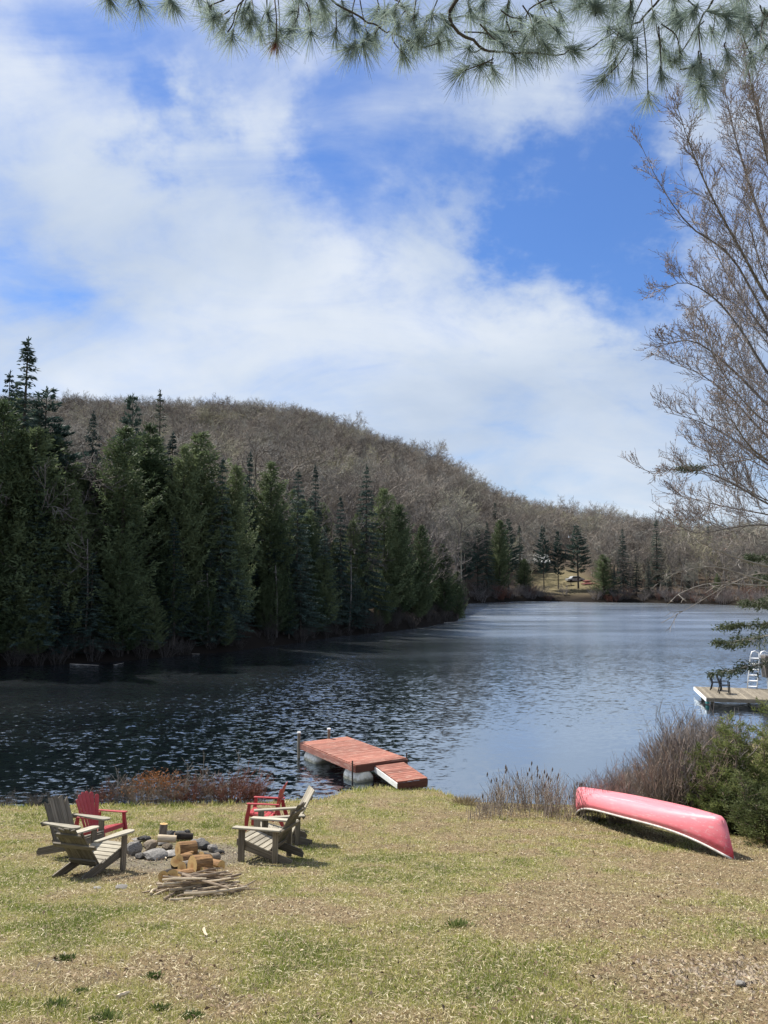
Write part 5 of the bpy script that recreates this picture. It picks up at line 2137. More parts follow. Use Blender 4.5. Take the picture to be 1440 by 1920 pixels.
for (px, top, bot, back, lab) in [(165, 1010, 1150, 1.0, 'grey dead trunk with a broken top in the dark wood at left'), (655, 1040, 1170, 0.8, 'thin grey dead trunk left of the prominent pointed spruce'), (520, 1060, 1195, 1.0, 'pale dead pole among the drooping spruces mid shore'), (392, 1075, 1205, 0.9, 'grey dead pole below the broadest yellow green cedar')]:
    u = (px - 720) / 1440.0
    y = float(far_shore(u)) + back
    b0 = Vector((u * y, y, gz(u * y, y) - 0.2))
    t = at_y(px + random.uniform(-6, 6), top, y)
    mb = MB()
    mb.tube([b0, b0.lerp(t, 0.5) + Vector((0.12, 0, 0)), t], [0.09, 0.07, 0.035], 6)
    for k in range(9):
        c = b0.lerp(t, 0.3 + 0.075 * k)
        d = Vector((random.uniform(-1, 1), random.uniform(-1, 1), random.uniform(-0.3, 0.3))).normalized() * random.uniform(0.4, 1.0)
        mb.tube([c, c + d * 0.6 + Vector((0, 0, 0.05)), c + d], [0.03, 0.022, 0.012], 4, cap=False)
    tag(mb.build('dead_tree', M['bark_grey'], smooth=True), lab, 'tree', 'dead trunks on the left shore')


# ------------------------------------------------------------------ shrubs
def shrub_mesh(seed, stems, h, spread, rad=0.008, twigs=6, lean=(0, 0), tip=0.003):
    r = np.random.default_rng(seed)
    mb = MB()
    for s in range(stems):
        a = r.random() * 6.28
        b = np.array([math.cos(a), math.sin(a), 0]) * spread * 0.35 * math.sqrt(r.random())
        out = np.array([math.cos(a), math.sin(a), 0]) * r.random() * spread * 0.9 + np.array([lean[0], lean[1], 0])
        hh = h * r.uniform(0.55, 1.0)
        pts = [b + out * t ** 1.4 + np.array([0, 0, hh * t]) + r.normal(0, 0.018, 3) * (t > 0) for t in (-0.05, 0.25, 0.5, 0.75, 1.0)]
        mb.tube(pts, [rad, rad * 0.85, rad * 0.7, rad * 0.5, tip], 3, cap=False)
        for k in range(twigs):
            i = r.integers(1, 4)
            f = r.random()
            c = pts[i] * (1 - f) + pts[i + 1] * f
            d = np.array([r.normal(0, 0.5), r.normal(0, 0.5), 0.9]) + out * 0.3
            d = d / np.linalg.norm(d)
            L = hh * r.uniform(0.14, 0.34)
            e1 = c + d * L * 0.5 + r.normal(0, 0.012, 3)
            e2 = c + d * L + np.array([0, 0, 0.03]) + r.normal(0, 0.02, 3)
            mb.tube([c, e1, e2], [rad * 0.55, rad * 0.45, tip], 3, cap=False)
            if r.random() < 0.7:
                d2 = d + r.normal(0, 0.5, 3)
                mb.tube([e1, e1 + d2 * L * 0.4], [rad * 0.4, tip], 3, cap=False)
    return mb.mesh('stems', True)


SHR = [shrub_mesh(500 + i, 26, 1.5, 0.75) for i in range(4)]
SHR_LOW = [shrub_mesh(520 + i, 46, 0.75, 0.6, 0.007, 6) for i in range(3)]
for me in SHR + SHR_LOW:
    me.materials.append(M['twig_grey'])


def shrub(x, y, h, label, group, mat, low=False, name='bare_shrub', wide=1.0, z=None):
    pool = SHR_LOW if low else SHR
    o = bpy.data.objects.new(name, random.choice(pool))
    COL.objects.link(o)
    s = h / (0.75 if low else 1.5)
    o.scale = (s * wide, s * wide, s)
    o.location = (x, y, (max(gz(x, y), -0.15) if z is None else z) - 0.03)
    o.rotation_euler = (random.uniform(-.08, .08), random.uniform(-.08, .08), random.random() * 6.28)
    o.material_slots[0].link = 'OBJECT'
    o.material_slots[0].material = M[mat]
    tag(o, label, 'shrub', group)
    return o


# low shrubs along the near left waterline
GL = 'low shrubs along the lawn edge'
for (px, y, h, mt, lab, wd) in [
        (168, 20.6, 0.40, 'twig_grey', 'small grey bare shrub at the lawn edge behind the red fan backed chair', 1.1), (205, 20.9, 0.55, 'twig_rust', 'dull brown shrub at the lawn edge right of the red fan backed chair', 1.2),
        (240, 20.9, 0.62, 'twig_grey', 'grey brown shrub left of the orange leaved one', 1.2), (272, 20.7, 0.62, 'twig_tan', 'tan dead shrub under the orange leaves', 1.1),
        (335, 20.8, 0.66, 'twig_tan', 'straw coloured shrub right of the orange leaved one', 1.2), (372, 20.9, 0.66, 'twig_rust', 'rusty brown shrub near the middle of the lawn edge', 1.3),
        (408, 21.0, 0.78, 'twig_tan', 'tall pale stemmed shrub at the lawn edge', 1.1), (438, 20.9, 0.80, 'twig_rust', 'largest reddish brown shrub at the lawn edge', 1.35),
        (470, 20.9, 0.72, 'twig_rust', 'reddish shrub at the right end of the lawn edge row', 1.2), (490, 20.8, 0.50, 'twig_rust', 'last small reddish shrub beside the open water', 1.0),
        (30, 20.4, 0.35, 'twig_grey', 'sparse grey shrub at the far left waterline', 1.3), (80, 20.5, 0.35, 'twig_grey', 'sparse grey shrub behind the dark rounded chair', 1.3), (118, 20.5, 0.3, 'twig_grey', 'tiny grey shrub between the two left chairs at the waterline', 1.2)]:
    shrub((px - 720) / 1440 * y, y, h * 1.05, lab, GL, mt, True, wide=wd)

osx, osy = (302 - 720) / 1440 * 20.85, 20.85
osr = empty('orange_leaved_shrub', (osx, osy, gz(osx, osy) - 0.02))
tag(osr, 'low shrub with withered orange leaves at the water edge', 'shrub', GL)
me = shrub_mesh(77, 50, 0.72, 0.75, 0.006, 5)
link_mesh('stems', me, M['twig_tan'], osr)
r = np.random.default_rng(3)
n = 900
P = np.stack([r.normal(0, 0.42, n), r.normal(0, 0.30, n), 0.42 + 0.32 * r.random(n)], 1)
P[:, 2] *= np.clip(1.15 - 0.5 * (P[:, 0] ** 2), 0.4, 1.2)
link_mesh('leaves', sprays_mesh('leaves', P, unit(r.normal(size=(n, 3)) + [0, 0, 0.6]), r.uniform(0.04, 0.08, n), r.uniform(0.02, 0.035, n), r), M['leaf_orange'], osr)

# thin saplings standing over the low shrubs
for (px, top, lab) in [(215, 1440, 'thin grey sapling stem at the left of the shore shrubs'), (375, 1410, 'pair of thin bare stems above the shore shrubs'), (345, 1425, 'single pale dead stem beside the orange leaved shrub'), (440, 1405, 'forked pale sapling rising from the reddish shrubs')]:
    y = 20.9
    p = at_y(px, 1475, y)
    t = at_y(px + 8, top, y)
    mb = MB()
    b0 = Vector((p.x, y, gz(p.x, y) - 0.05))
    mb.tube([b0, b0.lerp(t, 0.5) + Vector((0.02, 0, 0)), t], [0.014, 0.010, 0.004], 5, cap=False)
    for k in range(5):
        c = b0.lerp(t, 0.4 + 0.12 * k)
        d = Vector((random.uniform(-1, 1), random.uniform(-.6, .6), 1.1)).normalized() * 0.28
        mb.tube([c, c + d * 0.6, c + d], [0.007, 0.005, 0.003], 4, cap=False)
    tag(mb.build('bare_sapling', M['pale_branch'], smooth=True), lab, 'sapling', 'saplings at the lawn edge')

# thicket on the right bank
GR = 'bare shrubs of the right bank thicket'
rt = random.Random(12)
cnt = 0
for k in range(900):
    px = rt.uniform(1035, 1345)
    y = rt.uniform(16.6, 27)
    x = (px - 720) / 1440 * y
    if y > near_shore(x) + 0.5 or gz(x, y) < -0.12:
        continue
    if y < 17.2 + max(0, (1100 - px)) * 0.02 or (px > 1240 and y < 17.0):
        continue
    # outline of the thicket in the picture
    topy = float(np.interp(px, [1035, 1060, 1100, 1150, 1200, 1250, 1290, 1330, 1500], [1500, 1480, 1450, 1440, 1410, 1380, 1345, 1330, 1320]))
    zt = at_y(px, topy + rt.uniform(0, 40), y).z
    h = zt - gz(x, y)
    if h < 0.35:
        continue
    h = min(h, 2.4)
    mt = rt.choice(['twig_grey', 'twig_grey', 'twig_tan', 'twig_tan', 'twig_red'])
    plc = 'beside the reeds' if px < 1080 else 'behind the far tip of the canoe' if px < 1130 else 'behind the middle of the canoe' if px < 1210 else 'left of the olive bush' if px < 1270 else 'behind the olive bush'
    shrub(x, y, h, '%s %s bare shrub %s%s' % ('tall' if h > 1.35 else 'low' if h < 0.8 else 'mid height', {'twig_grey': 'grey', 'twig_tan': 'tan', 'twig_red': 'reddish'}[mt], plc, ' by the water' if y > near_shore(x) - 1.2 else ''), GR, mt, wide=0.95)
    cnt += 1
    if cnt >= 110:
        break
print('thicket', cnt)

# reeds between the dock and the thicket
r = np.random.default_rng(21)
mb = MB()
mh = MB()
clx = r.uniform(890, 1085, 26)
cly = r.uniform(17.9, 20.2, 26)
for k in range(560):
    j = r.integers(0, 26)
    px = clx[j] + r.normal(0, 9) if k % 5 else r.uniform(885, 1085)
    y = min(cly[j] + r.normal(0, 0.25), 20.3)
    x = (px - 720) / 1440 * y
    h = r.uniform(0.35, 0.95) * (0.75 + 0.35 * math.sin((px - 885) / 200 * 3.14))
    if px < 920:
        h *= 0.7
    z = gz(x, y)
    l = r.normal(0, 0.26, 2)
    p = [Vector((x, y, z)), Vector((x + l[0] * 0.3 * h, y + l[1] * 0.3 * h, z + h * 0.5)), Vector((x + l[0] * h, y + l[1] * h, z + h))]
    mb.tube(p, [0.006, 0.005, 0.003], 3, cap=False)
    if r.random() < 0.5:
        d = Vector((r.normal(0, 0.4), r.normal(0, 0.4), 1)).normalized() * h * 0.3
        mb.tube([p[1], p[1] + d], [0.004, 0.002], 3, cap=False)
    if r.random() < 0.10 and h > 0.5:
        mh.tube([p[2] - Vector((0, 0, 0.03)), p[2] + Vector((0.01, 0, 0.03)), p[2] + Vector((0.012, 0, 0.08))], [0.01, 0.022, 0.006], 5)
o = mb.build('reeds', M['reed_stem'], smooth=True)
tag(o, 'dry grey reeds and stems along the water right of the dock', 'reeds', None, 'stuff')
tag(mh.build('reed_seed_heads', M['seed'], smooth=True), 'fluffy brown seed heads on top of the dry reeds', 'reeds', None, 'stuff')


def tussock(px, py, h, rad, label, mat, n=260, name='grass_tussock', group='grass tussocks', cat='grass tuft', drop=0.0):
    p = on_ground(px, py)
    rr = np.random.default_rng(int(px * 7 + py))
    P = np.stack([rr.normal(0, rad * 0.4, n), rr.normal(0, rad * 0.3, n), np.zeros(n)], 1)
    D = unit(np.stack([P[:, 0] / rad * 1.1 + rr.normal(0, 0.35, n), P[:, 1] / rad * 1.1 + rr.normal(0, 0.35, n), np.ones(n)], 1))
    S_ = unit(np.cross(D, rnd_dirs(rr, n)))
    L_ = h * rr.uniform(0.5, 1.1, n)
    Vv, Ff = tri_soup(P, D, S_, L_, np.full(n, 0.012))
    o = link_mesh(name, np_mesh(name, Vv, Ff), M[mat])
    o.location = p - Vector((0, 0, drop))
    tag(o, label, cat, group)


tussock(892, 1500, 0.42, 0.34, 'pale hummock of dead grass left of the reeds', 'straw', 700)
tussock(905, 1496, 0.40, 0.24, 'green topped grass hummock at the water edge', 'tuft', 300)
tussock(872, 1508, 0.26, 0.4, 'low straw hummock nearest the dock ramp', 'straw', 400)
tussock(826, 1478, 0.25, 0.15, 'small dark green sprig at the water edge by the ramp', 'tuft', 70)
tussock(672, 1468, 0.16, 0.4, 'shaggy green grass on the bank under the dock corner', 'tuft', 420)
for i, (px, py, s, lab) in enumerate([(122, 1800, 0.13, 'round dark green grass tuft in the dry patch at lower left'), (108, 1890, 0.14, 'wide dark green tuft at the bottom left corner'), (198, 1914, 0.15, 'dark green tuft cut by the bottom edge'),
                                      (298, 1894, 0.10, 'small dark tuft near the bottom, right of the cut one'), (288, 1834, 0.11, 'sparse dark tuft in the brown grass below the kindling'), (150, 1862, 0.09, 'thin dark tuft between the two lower left ones'),
                                      (360, 1910, 0.11, 'faint grey green tuft near the bottom edge'), (862, 1738, 0.2, 'bright green patch of longer grass in mid lawn')]):
    tussock(px, py, s * 0.42, s * 0.62, lab, 'tuft', 150, group='green tufts in the lawn')


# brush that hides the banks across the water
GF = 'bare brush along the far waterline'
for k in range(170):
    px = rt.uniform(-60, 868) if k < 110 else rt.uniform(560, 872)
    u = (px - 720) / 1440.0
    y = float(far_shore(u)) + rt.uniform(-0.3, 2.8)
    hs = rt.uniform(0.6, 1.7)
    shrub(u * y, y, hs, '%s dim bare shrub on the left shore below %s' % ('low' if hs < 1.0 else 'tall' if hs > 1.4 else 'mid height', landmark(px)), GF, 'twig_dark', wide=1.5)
for k in range(110):
    px = rt.uniform(872, 1440)
    if 1005 < px < 1105 and rt.random() < 0.75:
        continue
    u = (px - 720) / 1440.0
    y = float(far_shore(u)) + rt.uniform(0.0, 5.0)
    shrub(u * y, y, rt.uniform(1.2, 2.8), '%s bare shrub on the far bank near %s' % (rt.choice(['low', 'wide', 'ragged']), landmark(px)), GF, rt.choice(['twig_grey', 'twig_red', 'twig_rust', 'twig_red']), wide=1.8)


# evergreen bushes at the right edge
def bush(label, px, y, zb, h, rad, mat, seed, n=9000, name='evergreen_bush', lean=0.0):
    r = np.random.default_rng(seed)
    x = (px - 720) / 1440 * y
    root = empty(name, (x, y, gz(x, y) - 0.05))
    tag(root, label, 'bush', 'evergreen bushes at the right edge')
    mb = MB()
    P, D = [], []
    nl = 9
    for q in range(nl):
        a, rr = r.random() * 6.28, rad * 0.75 * math.sqrt(r.random())
        hh = h * (1.0 if q == 0 else r.uniform(0.45, 0.95)) * (1 - 0.35 * rr / rad)
        b0 = np.array([math.cos(a) * rr * 0.3, math.sin(a) * rr * 0.3, -0.05])
        b1 = np.array([math.cos(a) * rr + lean * hh, math.sin(a) * rr, hh])
        mb.tube([b0, (b0 + b1) / 2 + np.array([math.cos(a), math.sin(a), 0]) * rr * 0.15, b1], [0.026, 0.017, 0.005], 5, cap=False)
        nb = 34
        for b in range(nb):
            t = 0.08 + 0.92 * (b + r.random()) / nb
            c0 = b0 + (b1 - b0) * t
            az = r.random() * 6.28
            ln = rad * (0.55 * (1 - t) ** 0.8 + 0.07) * r.uniform(0.55, 1.25)
            d = np.array([math.cos(az), math.sin(az), r.uniform(0.05, 0.75)])
            tip = c0 + d * ln
            mb.tube([c0, tip], [0.007, 0.003], 3, cap=False)
            m = max(6, int(n / nl / nb * (0.4 + 1.2 * ln / rad * 2)))
            k = r.random(m) ** 0.6
            c = c0 + np.outer(k * ln * 1.05, d) + r.normal(0, 0.035, (m, 3))
            P.append(c)
            D.append(unit(d + r.normal(0, 0.5, (m, 3)) + np.array([0, 0, 0.1])))
    P, D = np.concatenate(P), np.concatenate(D)
    P[:, 2] = np.maximum(P[:, 2], 0.03)
    mb.build('stems', M['twig_tan'], root, smooth=True)
    q = len(P)
    link_mesh('foliage', sprays_mesh('foliage', P, D, r.uniform(0.05, 0.13, q), r.uniform(0.014, 0.026, q), r), M[mat], root)
    return root


bush('bright olive evergreen bush right behind the canoe', 1345, 16.8, 0, 2.4, 1.3, 'bush_green', 31, 16000)
bush('tall mid green evergreen bush at the right edge, highest of the bushes', 1425, 17.6, 0, 3.25, 1.6, 'bush_green', 32, 18000)
bush('dark evergreen bush beside the near tip of the canoe', 1430, 15.0, 0, 1.65, 1.0, 'bush_dark', 33, 12000)
bush('low dark evergreen bush between the canoe and the tall bush', 1370, 16.2, 0, 1.15, 0.75, 'bush_dark', 34, 7000)
bush('yellowish evergreen bush nearest the bare thicket', 1296, 17.8, 0, 1.9, 0.95, 'bush_green', 36, 9000)
bush('evergreen bush cut by the right edge', 1500, 16.4, 0, 2.7, 1.1, 'bush_green', 35, 9000)


# fir at the far right whose boughs hang into view
fx, fy = (1560 - 720) / 1440 * 24.0, 24.0
fir = empty('drooping_fir', (fx, fy, gz(fx, fy)))
tag(fir, 'fir at the right edge with flat drooping boughs reaching over the water', 'tree')
base_z = gz(fx, fy)
mb = MB()
mb.tube([(0, 0, -0.3), (0.1, 0, 5), (0.0, 0.1, 10), (0.05, 0, 15)], [0.20, 0.16, 0.11, 0.03], 9)
mb.build('trunk', M['bark'], fir, smooth=True)
rf = np.random.default_rng(41)
for (tx, ty, ox, oy, dep, dens) in [(1276, 876, 1560, 800, 0.3, 0.5), (1338, 1205, 1560, 1130, -0.6, 1.0), (1332, 1262, 1560, 1165, -1.0, 0.7), (1352, 1172, 1560, 1110, 0.4, 1.0), (1395, 1130, 1560, 1060, -0.3, 0.9),
                                  (1405, 1045, 1560, 980, 0.5, 0.8), (1425, 1085, 1560, 1020, -0.8, 0.8)]:
    tip = at_y(tx, ty, fy + dep * 1.5) - Vector((fx, fy, base_z))
    org = at_y(ox, oy, fy) - Vector((fx, fy, base_z))
    org.x = org.y = 0.0
    pts = []
    for k in range(9):
        t = k / 8
        c = org.lerp(tip, t) + Vector((0, 0, -0.35 * math.sin(t * math.pi) + rf.normal(0, 0.02)))
        pts.append(c)
    mb = MB()
    mb.tube(pts, [0.035 * (1 - k / 9) + 0.005 for k in range(9)], 5, cap=False)
    P, D = [], []
    t0 = 0.80 if ty < 900 else 0.42
    for k in range(46):
        t = t0 + (1 - t0) * rf.random() ** 0.8
        i = min(int(t * 8), 7)
        c = pts[i].lerp(pts[i + 1], t * 8 - i)
        ax = (pts[i + 1] - pts[i]).normalized()
        sg = rf.choice((-1, 1))
        sd = Vector((-ax.y, ax.x, 0)).normalized() * sg
        ln = (1.05 - t) * 0.9 + 0.22
        d = (ax * 0.8 + sd * rf.uniform(0.3, 1.0) + Vector((0, 0, rf.uniform(-0.75, 0.35)))).normalized()
        e = c + d * ln * rf.uniform(0.5, 1.0)
        mb.tube([c, e], [0.007, 0.003], 3, cap=False)
        m = int(26 * dens)
        q = rf.random(m) ** 0.8
        pp = np.array(c)[None] * (1 - q[:, None]) + np.array(e)[None] * q[:, None] + rf.normal(0, 0.035, (m, 3))
        P.append(pp)
        D.append(unit(np.array(d)[None] * 0.8 + rf.normal(0, 0.7, (m, 3)) + np.array([[0, 0, -0.1]])))
    bo = mb.build('bough', M['pale_branch'], fir, smooth=True)
    P, D = np.concatenate(P), np.concatenate(D)
    q = len(P)
    link_mesh('needles', sprays_mesh('needles', P, D, rf.uniform(0.07, 0.15, q), rf.uniform(0.022, 0.04, q), rf), M['fir_near'], bo)


# boughs on the other sides of the fir's trunk
for k in range(30):
    z = 2.0 + 12.5 * k / 30
    az = rf.uniform(-1.9, 1.9)
    ln = 1.5 * (1.05 - z / 15.5) + 0.5
    org = Vector((0.05, 0, z))
    tip = org + Vector((math.cos(az) * ln, math.sin(az) * ln, -0.25))
    mb = MB()
    mb.tube([org, org.lerp(tip, 0.5) + Vector((0, 0, 0.06)), tip], [0.022, 0.014, 0.004], 5, cap=False)
    bo = mb.build('bough', M['bark'], fir, smooth=True)
    m = 320
    q = 0.2 + 0.85 * rf.random(m) ** 0.7
    P = np.array(org)[None] * (1 - q[:, None]) + np.array(tip)[None] * q[:, None] + rf.normal(0, 0.13, (m, 3)) * (0.3 + 0.8 * (1 - q[:, None]))
    D = unit(np.array(tip - org)[None] * 0.8 + rf.normal(0, 0.6, (m, 3)))
    link_mesh('needles', sprays_mesh('needles', P, D, rf.uniform(0.10, 0.20, m), rf.uniform(0.03, 0.05, m), rf), M['fir_near'], bo)


# ------------------------------------------------------------------ the budding tree at the right edge
bx, by = 10.1, 17.6
bt = empty('budding_tree', (0, 0, 0))
tag(bt, 'tall leafless tree with upswept reddish twigs and spring buds filling the right edge', 'tree')
bz = gz(bx, by)
mb = MB()
trunk_pts = [Vector((bx, by, bz - 0.3)), Vector((bx + 0.1, by, 3)), Vector((bx + 0.05, by + 0.1, 6.5)), Vector((bx + 0.15, by, 10)), Vector((bx + 0.1, by, 14)), Vector((bx, by, 19))]
mb.tube(trunk_pts, [0.20, 0.17, 0.15, 0.12, 0.08, 0.03], 10)
mb.build('trunk', M['bark_grey'], bt, smooth=True)
rb = np.random.default_rng(61)
BUDS_P, BUDS_D = [], []
TW = [MB(), MB()]


def curve_pts(poly, n):
    """smooth polyline through control points (Catmull-Rom)"""
    P = [Vector(p) for p in poly]
    P = [P[0] * 2 - P[1]] + P + [P[-1] * 2 - P[-2]]
    out = []
    segs = len(P) - 3
    for k in range(n + 1):
        f = k / n * segs
        i = min(int(f), segs - 1)
        t = f - i
        a, b, c, d = P[i:i + 4]
        out.append(0.5 * ((2 * b) + (c - a) * t + (2 * a - 5 * b + 4 * c - d) * t * t + (3 * b - a - 3 * c + d) * t ** 3))
    return out


def twig(c, d, L, rad, lv, mb, upw=0.5, buds=True):
    n = 4 if lv < 2 else 3
    pts = [Vector(c)]
    dd = Vector(d).normalized()
    for k in range(n):
        dd = (dd + Vector(rb.normal(0, 0.11, 3)) + Vector((0, 0, 0.16 * upw))).normalized()
        pts.append(pts[-1] + dd * (L / n))
    tip = 0.0038
    mb.tube(pts, [max(rad * (1 - 0.75 * k / n), tip) for k in range(n + 1)], 3, cap=False)
    if buds:
        for k in range(1, n + 1):
            for _ in range(2 if lv >= 2 else 1):
                f = rb.random()
                BUDS_P.append(pts[k - 1].lerp(pts[k], f))
                BUDS_D.append(dd + Vector(rb.normal(0, 0.6, 3)))
    if lv >= 3:
        return
    nb = {1: 7, 2: 4}.get(lv, 3)
    for b in range(nb):
        f = (0.18 + 0.8 * (b + rb.random() * 0.7) / nb) * n
        i = min(int(f), n - 1)
        q = pts[i].lerp(pts[i + 1], f - i)
        t = (pts[i + 1] - pts[i]).normalized()
        sd = t.cross(Vector(rb.normal(0, 1, 3))).normalized()
        a = rb.uniform(0.4, 0.85)
        twig(q, t * math.cos(a) + sd * math.sin(a), L * rb.uniform(0.4, 0.65), max(rad * 0.6, tip), lv + 1, mb, upw, buds)


limbs = [  # control points in the photograph, depth beside the trunk, thickness, how full
    ([(1545, 690), (1440, 560), (1395, 480), (1340, 380), (1300, 290), (1268, 195)], -1.2, 0.060, 1.0, 0),
    ([(1545, 760), (1440, 600), (1370, 480), (1295, 425), (1240, 350), (1197, 262)], -0.2, 0.045, 0.32, 0),
    ([(1545, 600), (1440, 440), (1400, 330), (1372, 230), (1352, 130)], 0.8, 0.060, 1.0, 0),
    ([(1545, 820), (1440, 700), (1390, 620), (1340, 560), (1285, 530), (1235, 545)], 0.5, 0.05, 1.0, 0),
    ([(1545, 850), (1440, 760), (1370, 690), (1300, 640), (1232, 650)], -0.8, 0.05, 1.0, 0),
    ([(1545, 720), (1450, 640), (1390, 560), (1340, 470), (1310, 400)], 1.4, 0.05, 1.0, 0),
    ([(1545, 900), (1440, 820), (1370, 745), (1310, 700), (1255, 680)], 1.0, 0.045, 1.0, 0),
    ([(1545, 930), (1440, 870), (1370, 820), (1310, 790), (1245, 772)], 0.2, 0.04, 0.8, 0),
    ([(1545, 1000), (1440, 945), (1370, 905), (1300, 880), (1215, 885)], -0.6, 0.035, 0.85, 0),
    ([(1545, 990), (1440, 965), (1360, 950), (1300, 935), (1265, 925)], 0.9, 0.03, 1.0, 0),
    ([(1545, 1010), (1440, 985), (1370, 990), (1310, 1000), (1270, 985)], -1.0, 0.03, 1.0, 0),
    ([(1560, 950), (1470, 900), (1400, 860), (1340, 850), (1290, 830)], 1.3, 0.03, 1.0, 0),
    ([(1560, 870), (1480, 820), (1410, 770), (1350, 690), (1320, 620)], -1.2, 0.035, 1.0, 0),
    ([(1560, 980), (1480, 950), (1420, 930), (1360, 880), (1330, 830)], -0.3, 0.03, 1.0, 0),
    ([(1560, 780), (1480, 700), (1420, 620), (1360, 560), (1290, 590)], 1.6, 0.035, 1.0, 0),
    ([(1545, 520), (1470, 380), (1430, 250), (1400, 120), (1380, 20)], 0.0, 0.06, 1.0, 0),
    ([(1560, 420), (1500, 300), (1470, 170), (1440, 60)], 1.2, 0.06, 0.9, 0),
    ([(1560, 560), (1500, 480), (1455, 360), (1425, 240), (1410, 160)], -1.6, 0.05, 1.0, 0),
    ([(1560, 800), (1480, 760), (1420, 720), (1390, 670), (1370, 600)], 1.8, 0.04, 1.0, 0),
    ([(1560, 900), (1480, 880), (1420, 850), (1380, 800), (1350, 740)], -1.7, 0.04, 0.9, 0),
    ([(1560, 660), (1490, 600), (1440, 530), (1410, 440), (1390, 350)], -0.6, 0.04, 1.0, 0),
    ([(1545, 1085), (1440, 1062), (1380, 1045), (1320, 1020), (1285, 995)], -1.4, 0.035, 0.35, 1),
    ([(1545, 1120), (1420, 1086), (1340, 1063), (1275, 1072), (1250, 1085)], -0.5, 0.03, 0.35, 1),
    ([(1545, 1085), (1440, 1098), (1340, 1093), (1280, 1110), (1255, 1130)], -1.0, 0.025, 0.3, 1),
    ([(1545, 1110), (1440, 1075), (1370, 1095), (1300, 1135), (1240, 1168)], 0.3, 0.02, 0.3, 1),
]
def make_limb(P3, rad, full, dead):
    n = 14
    pts = curve_pts(P3, n)
    mb = MB()
    mb.tube(pts, [max(rad * 0.78 * (1 - k / (n + 1.0)) ** 0.9, 0.006) for k in range(n + 1)], 6, cap=False)
    mb.build('limb', M['pale_branch'] if dead else M['bark_grey'], bt, smooth=True)
    L = sum((pts[k + 1] - pts[k]).length for k in range(n))
    nt = int(21 * full * L / 5)
    for b in range(nt):
        f = (0.22 + 0.78 * (b + rb.random()) / nt)
        i = min(int(f * n), n - 1)
        q = pts[i].lerp(pts[i + 1], f * n - i)
        t = (pts[i + 1] - pts[i]).normalized()
        sd = t.cross(Vector(rb.normal(0, 1, 3))).normalized()
        a = rb.uniform(0.35, 0.8)
        d = t * math.cos(a) + sd * math.sin(a) + Vector((0, 0, 0.25 if not dead else -0.05))
        twig(q, d, rb.uniform(0.55, 1.2) * (1.3 - 0.8 * f) * (0.6 if dead else 1.0), 0.011, 1 if not dead else 2, TW[dead], 0.6 if not dead else 0.1, not dead)


for (poly, dep, rad, full, dead) in limbs:
    P3 = []
    for k, (px, py) in enumerate(poly):
        t = k / (len(poly) - 1)
        P3.append(at_y(px, py, by + dep * 2.0 * t))
    P3[0] = Vector((bx + 0.05, by, P3[0].z))
    make_limb(P3, rad, full, dead)
# the same habit on the far and right-hand sides of the trunk
for k in range(17):
    z0 = 5.5 + 11.0 * k / 17
    az = rb.uniform(-1.15, 1.25)
    ln = rb.uniform(2.2, 3.6) * (1.1 - 0.4 * k / 17)
    o3 = Vector((bx + 0.05, by, z0))
    h3 = Vector((math.cos(az), math.sin(az), 0))
    make_limb([o3, o3 + h3 * ln * 0.3 + Vector((0, 0, ln * 0.3)), o3 + h3 * ln * 0.6 + Vector((0, 0, ln * 0.8)), o3 + h3 * ln * 0.85 + Vector((0, 0, ln * 1.4))], 0.045, 0.7, 0)
TW[0].build('twigs', M['twig_red'], bt)['kind'] = 'stuff'
TW[1].build('dead_twigs', M['pale_branch'], bt)['kind'] = 'stuff'
BP = np.array([list(p) for p in BUDS_P])
BD = unit(np.array([list(p) for p in BUDS_D]))
sel = rb.random(len(BP)) < 0.18
BP, BD = BP[sel], BD[sel]
o = link_mesh('buds', sprays_mesh('buds', BP, BD, rb.uniform(0.03, 0.06, len(BP)), rb.uniform(0.014, 0.024, len(BP)), rb), M['bud'], bt)
o['kind'] = 'stuff'
print('buds', len(BP), 'twig faces', len(TW[0].f))


# ------------------------------------------------------------------ white pine overhead
wp = empty('white_pine', (0, 0, 0))
tag(wp, 'white pine whose long needled boughs hang across the top of the view', 'tree')
wx, wy_ = 5.2, 1.6
mb = MB()
gzv = gz(wx, wy_)
mb.tube([(wx, wy_, gzv - 0.3), (wx, wy_, 8), (wx + 0.1, wy_, 12), (wx, wy_, 18)], [0.30, 0.25, 0.19, 0.08], 12)
mb.build('trunk', M['bark'], wp, smooth=True)
rp = np.random.default_rng(71)


def tuft_mesh(seed, n=64, L=0.105, spread=0.85):
    r = np.random.default_rng(seed)
    D = unit(np.stack([r.normal(0, spread * 0.6, n), r.normal(0, spread * 0.6, n), np.abs(r.normal(0.75, 0.35, n)) + 0.05], 1))
    P = np.stack([np.zeros(n), np.zeros(n), r.uniform(-0.055, 0.01, n)], 1)
    ln = L * r.uniform(0.6, 1.12, n)
    D2 = D + np.array([0, 0, 0])
    Vs, Fs = [], []
    S_ = unit(np.cross(D, rnd_dirs(r, n)))
    w_ = 0.0010
    for i in range(n):
        b = len(Vs)
        m = P[i] + D[i] * ln[i] * 0.55
        e = P[i] + D[i] * ln[i] + np.array([0, 0, -0.0])
        Vs += [P[i] - S_[i] * w_, P[i] + S_[i] * w_, m + S_[i] * w_, m - S_[i] * w_, e + S_[i] * 0.0004, e - S_[i] * 0.0004]
        Fs += [(b, b + 1, b + 2, b + 3), (b + 3, b + 2, b + 4, b + 5)]
    return np_mesh('needle_tuft', np.array(Vs), np.array(Fs))


TUFT = [tuft_mesh(800 + i, 130, 0.145, 0.55 + 0.12 * i) for i in range(5)]
for me in TUFT:
    me.materials.append(M['near_pine'])
tuft_n = 0


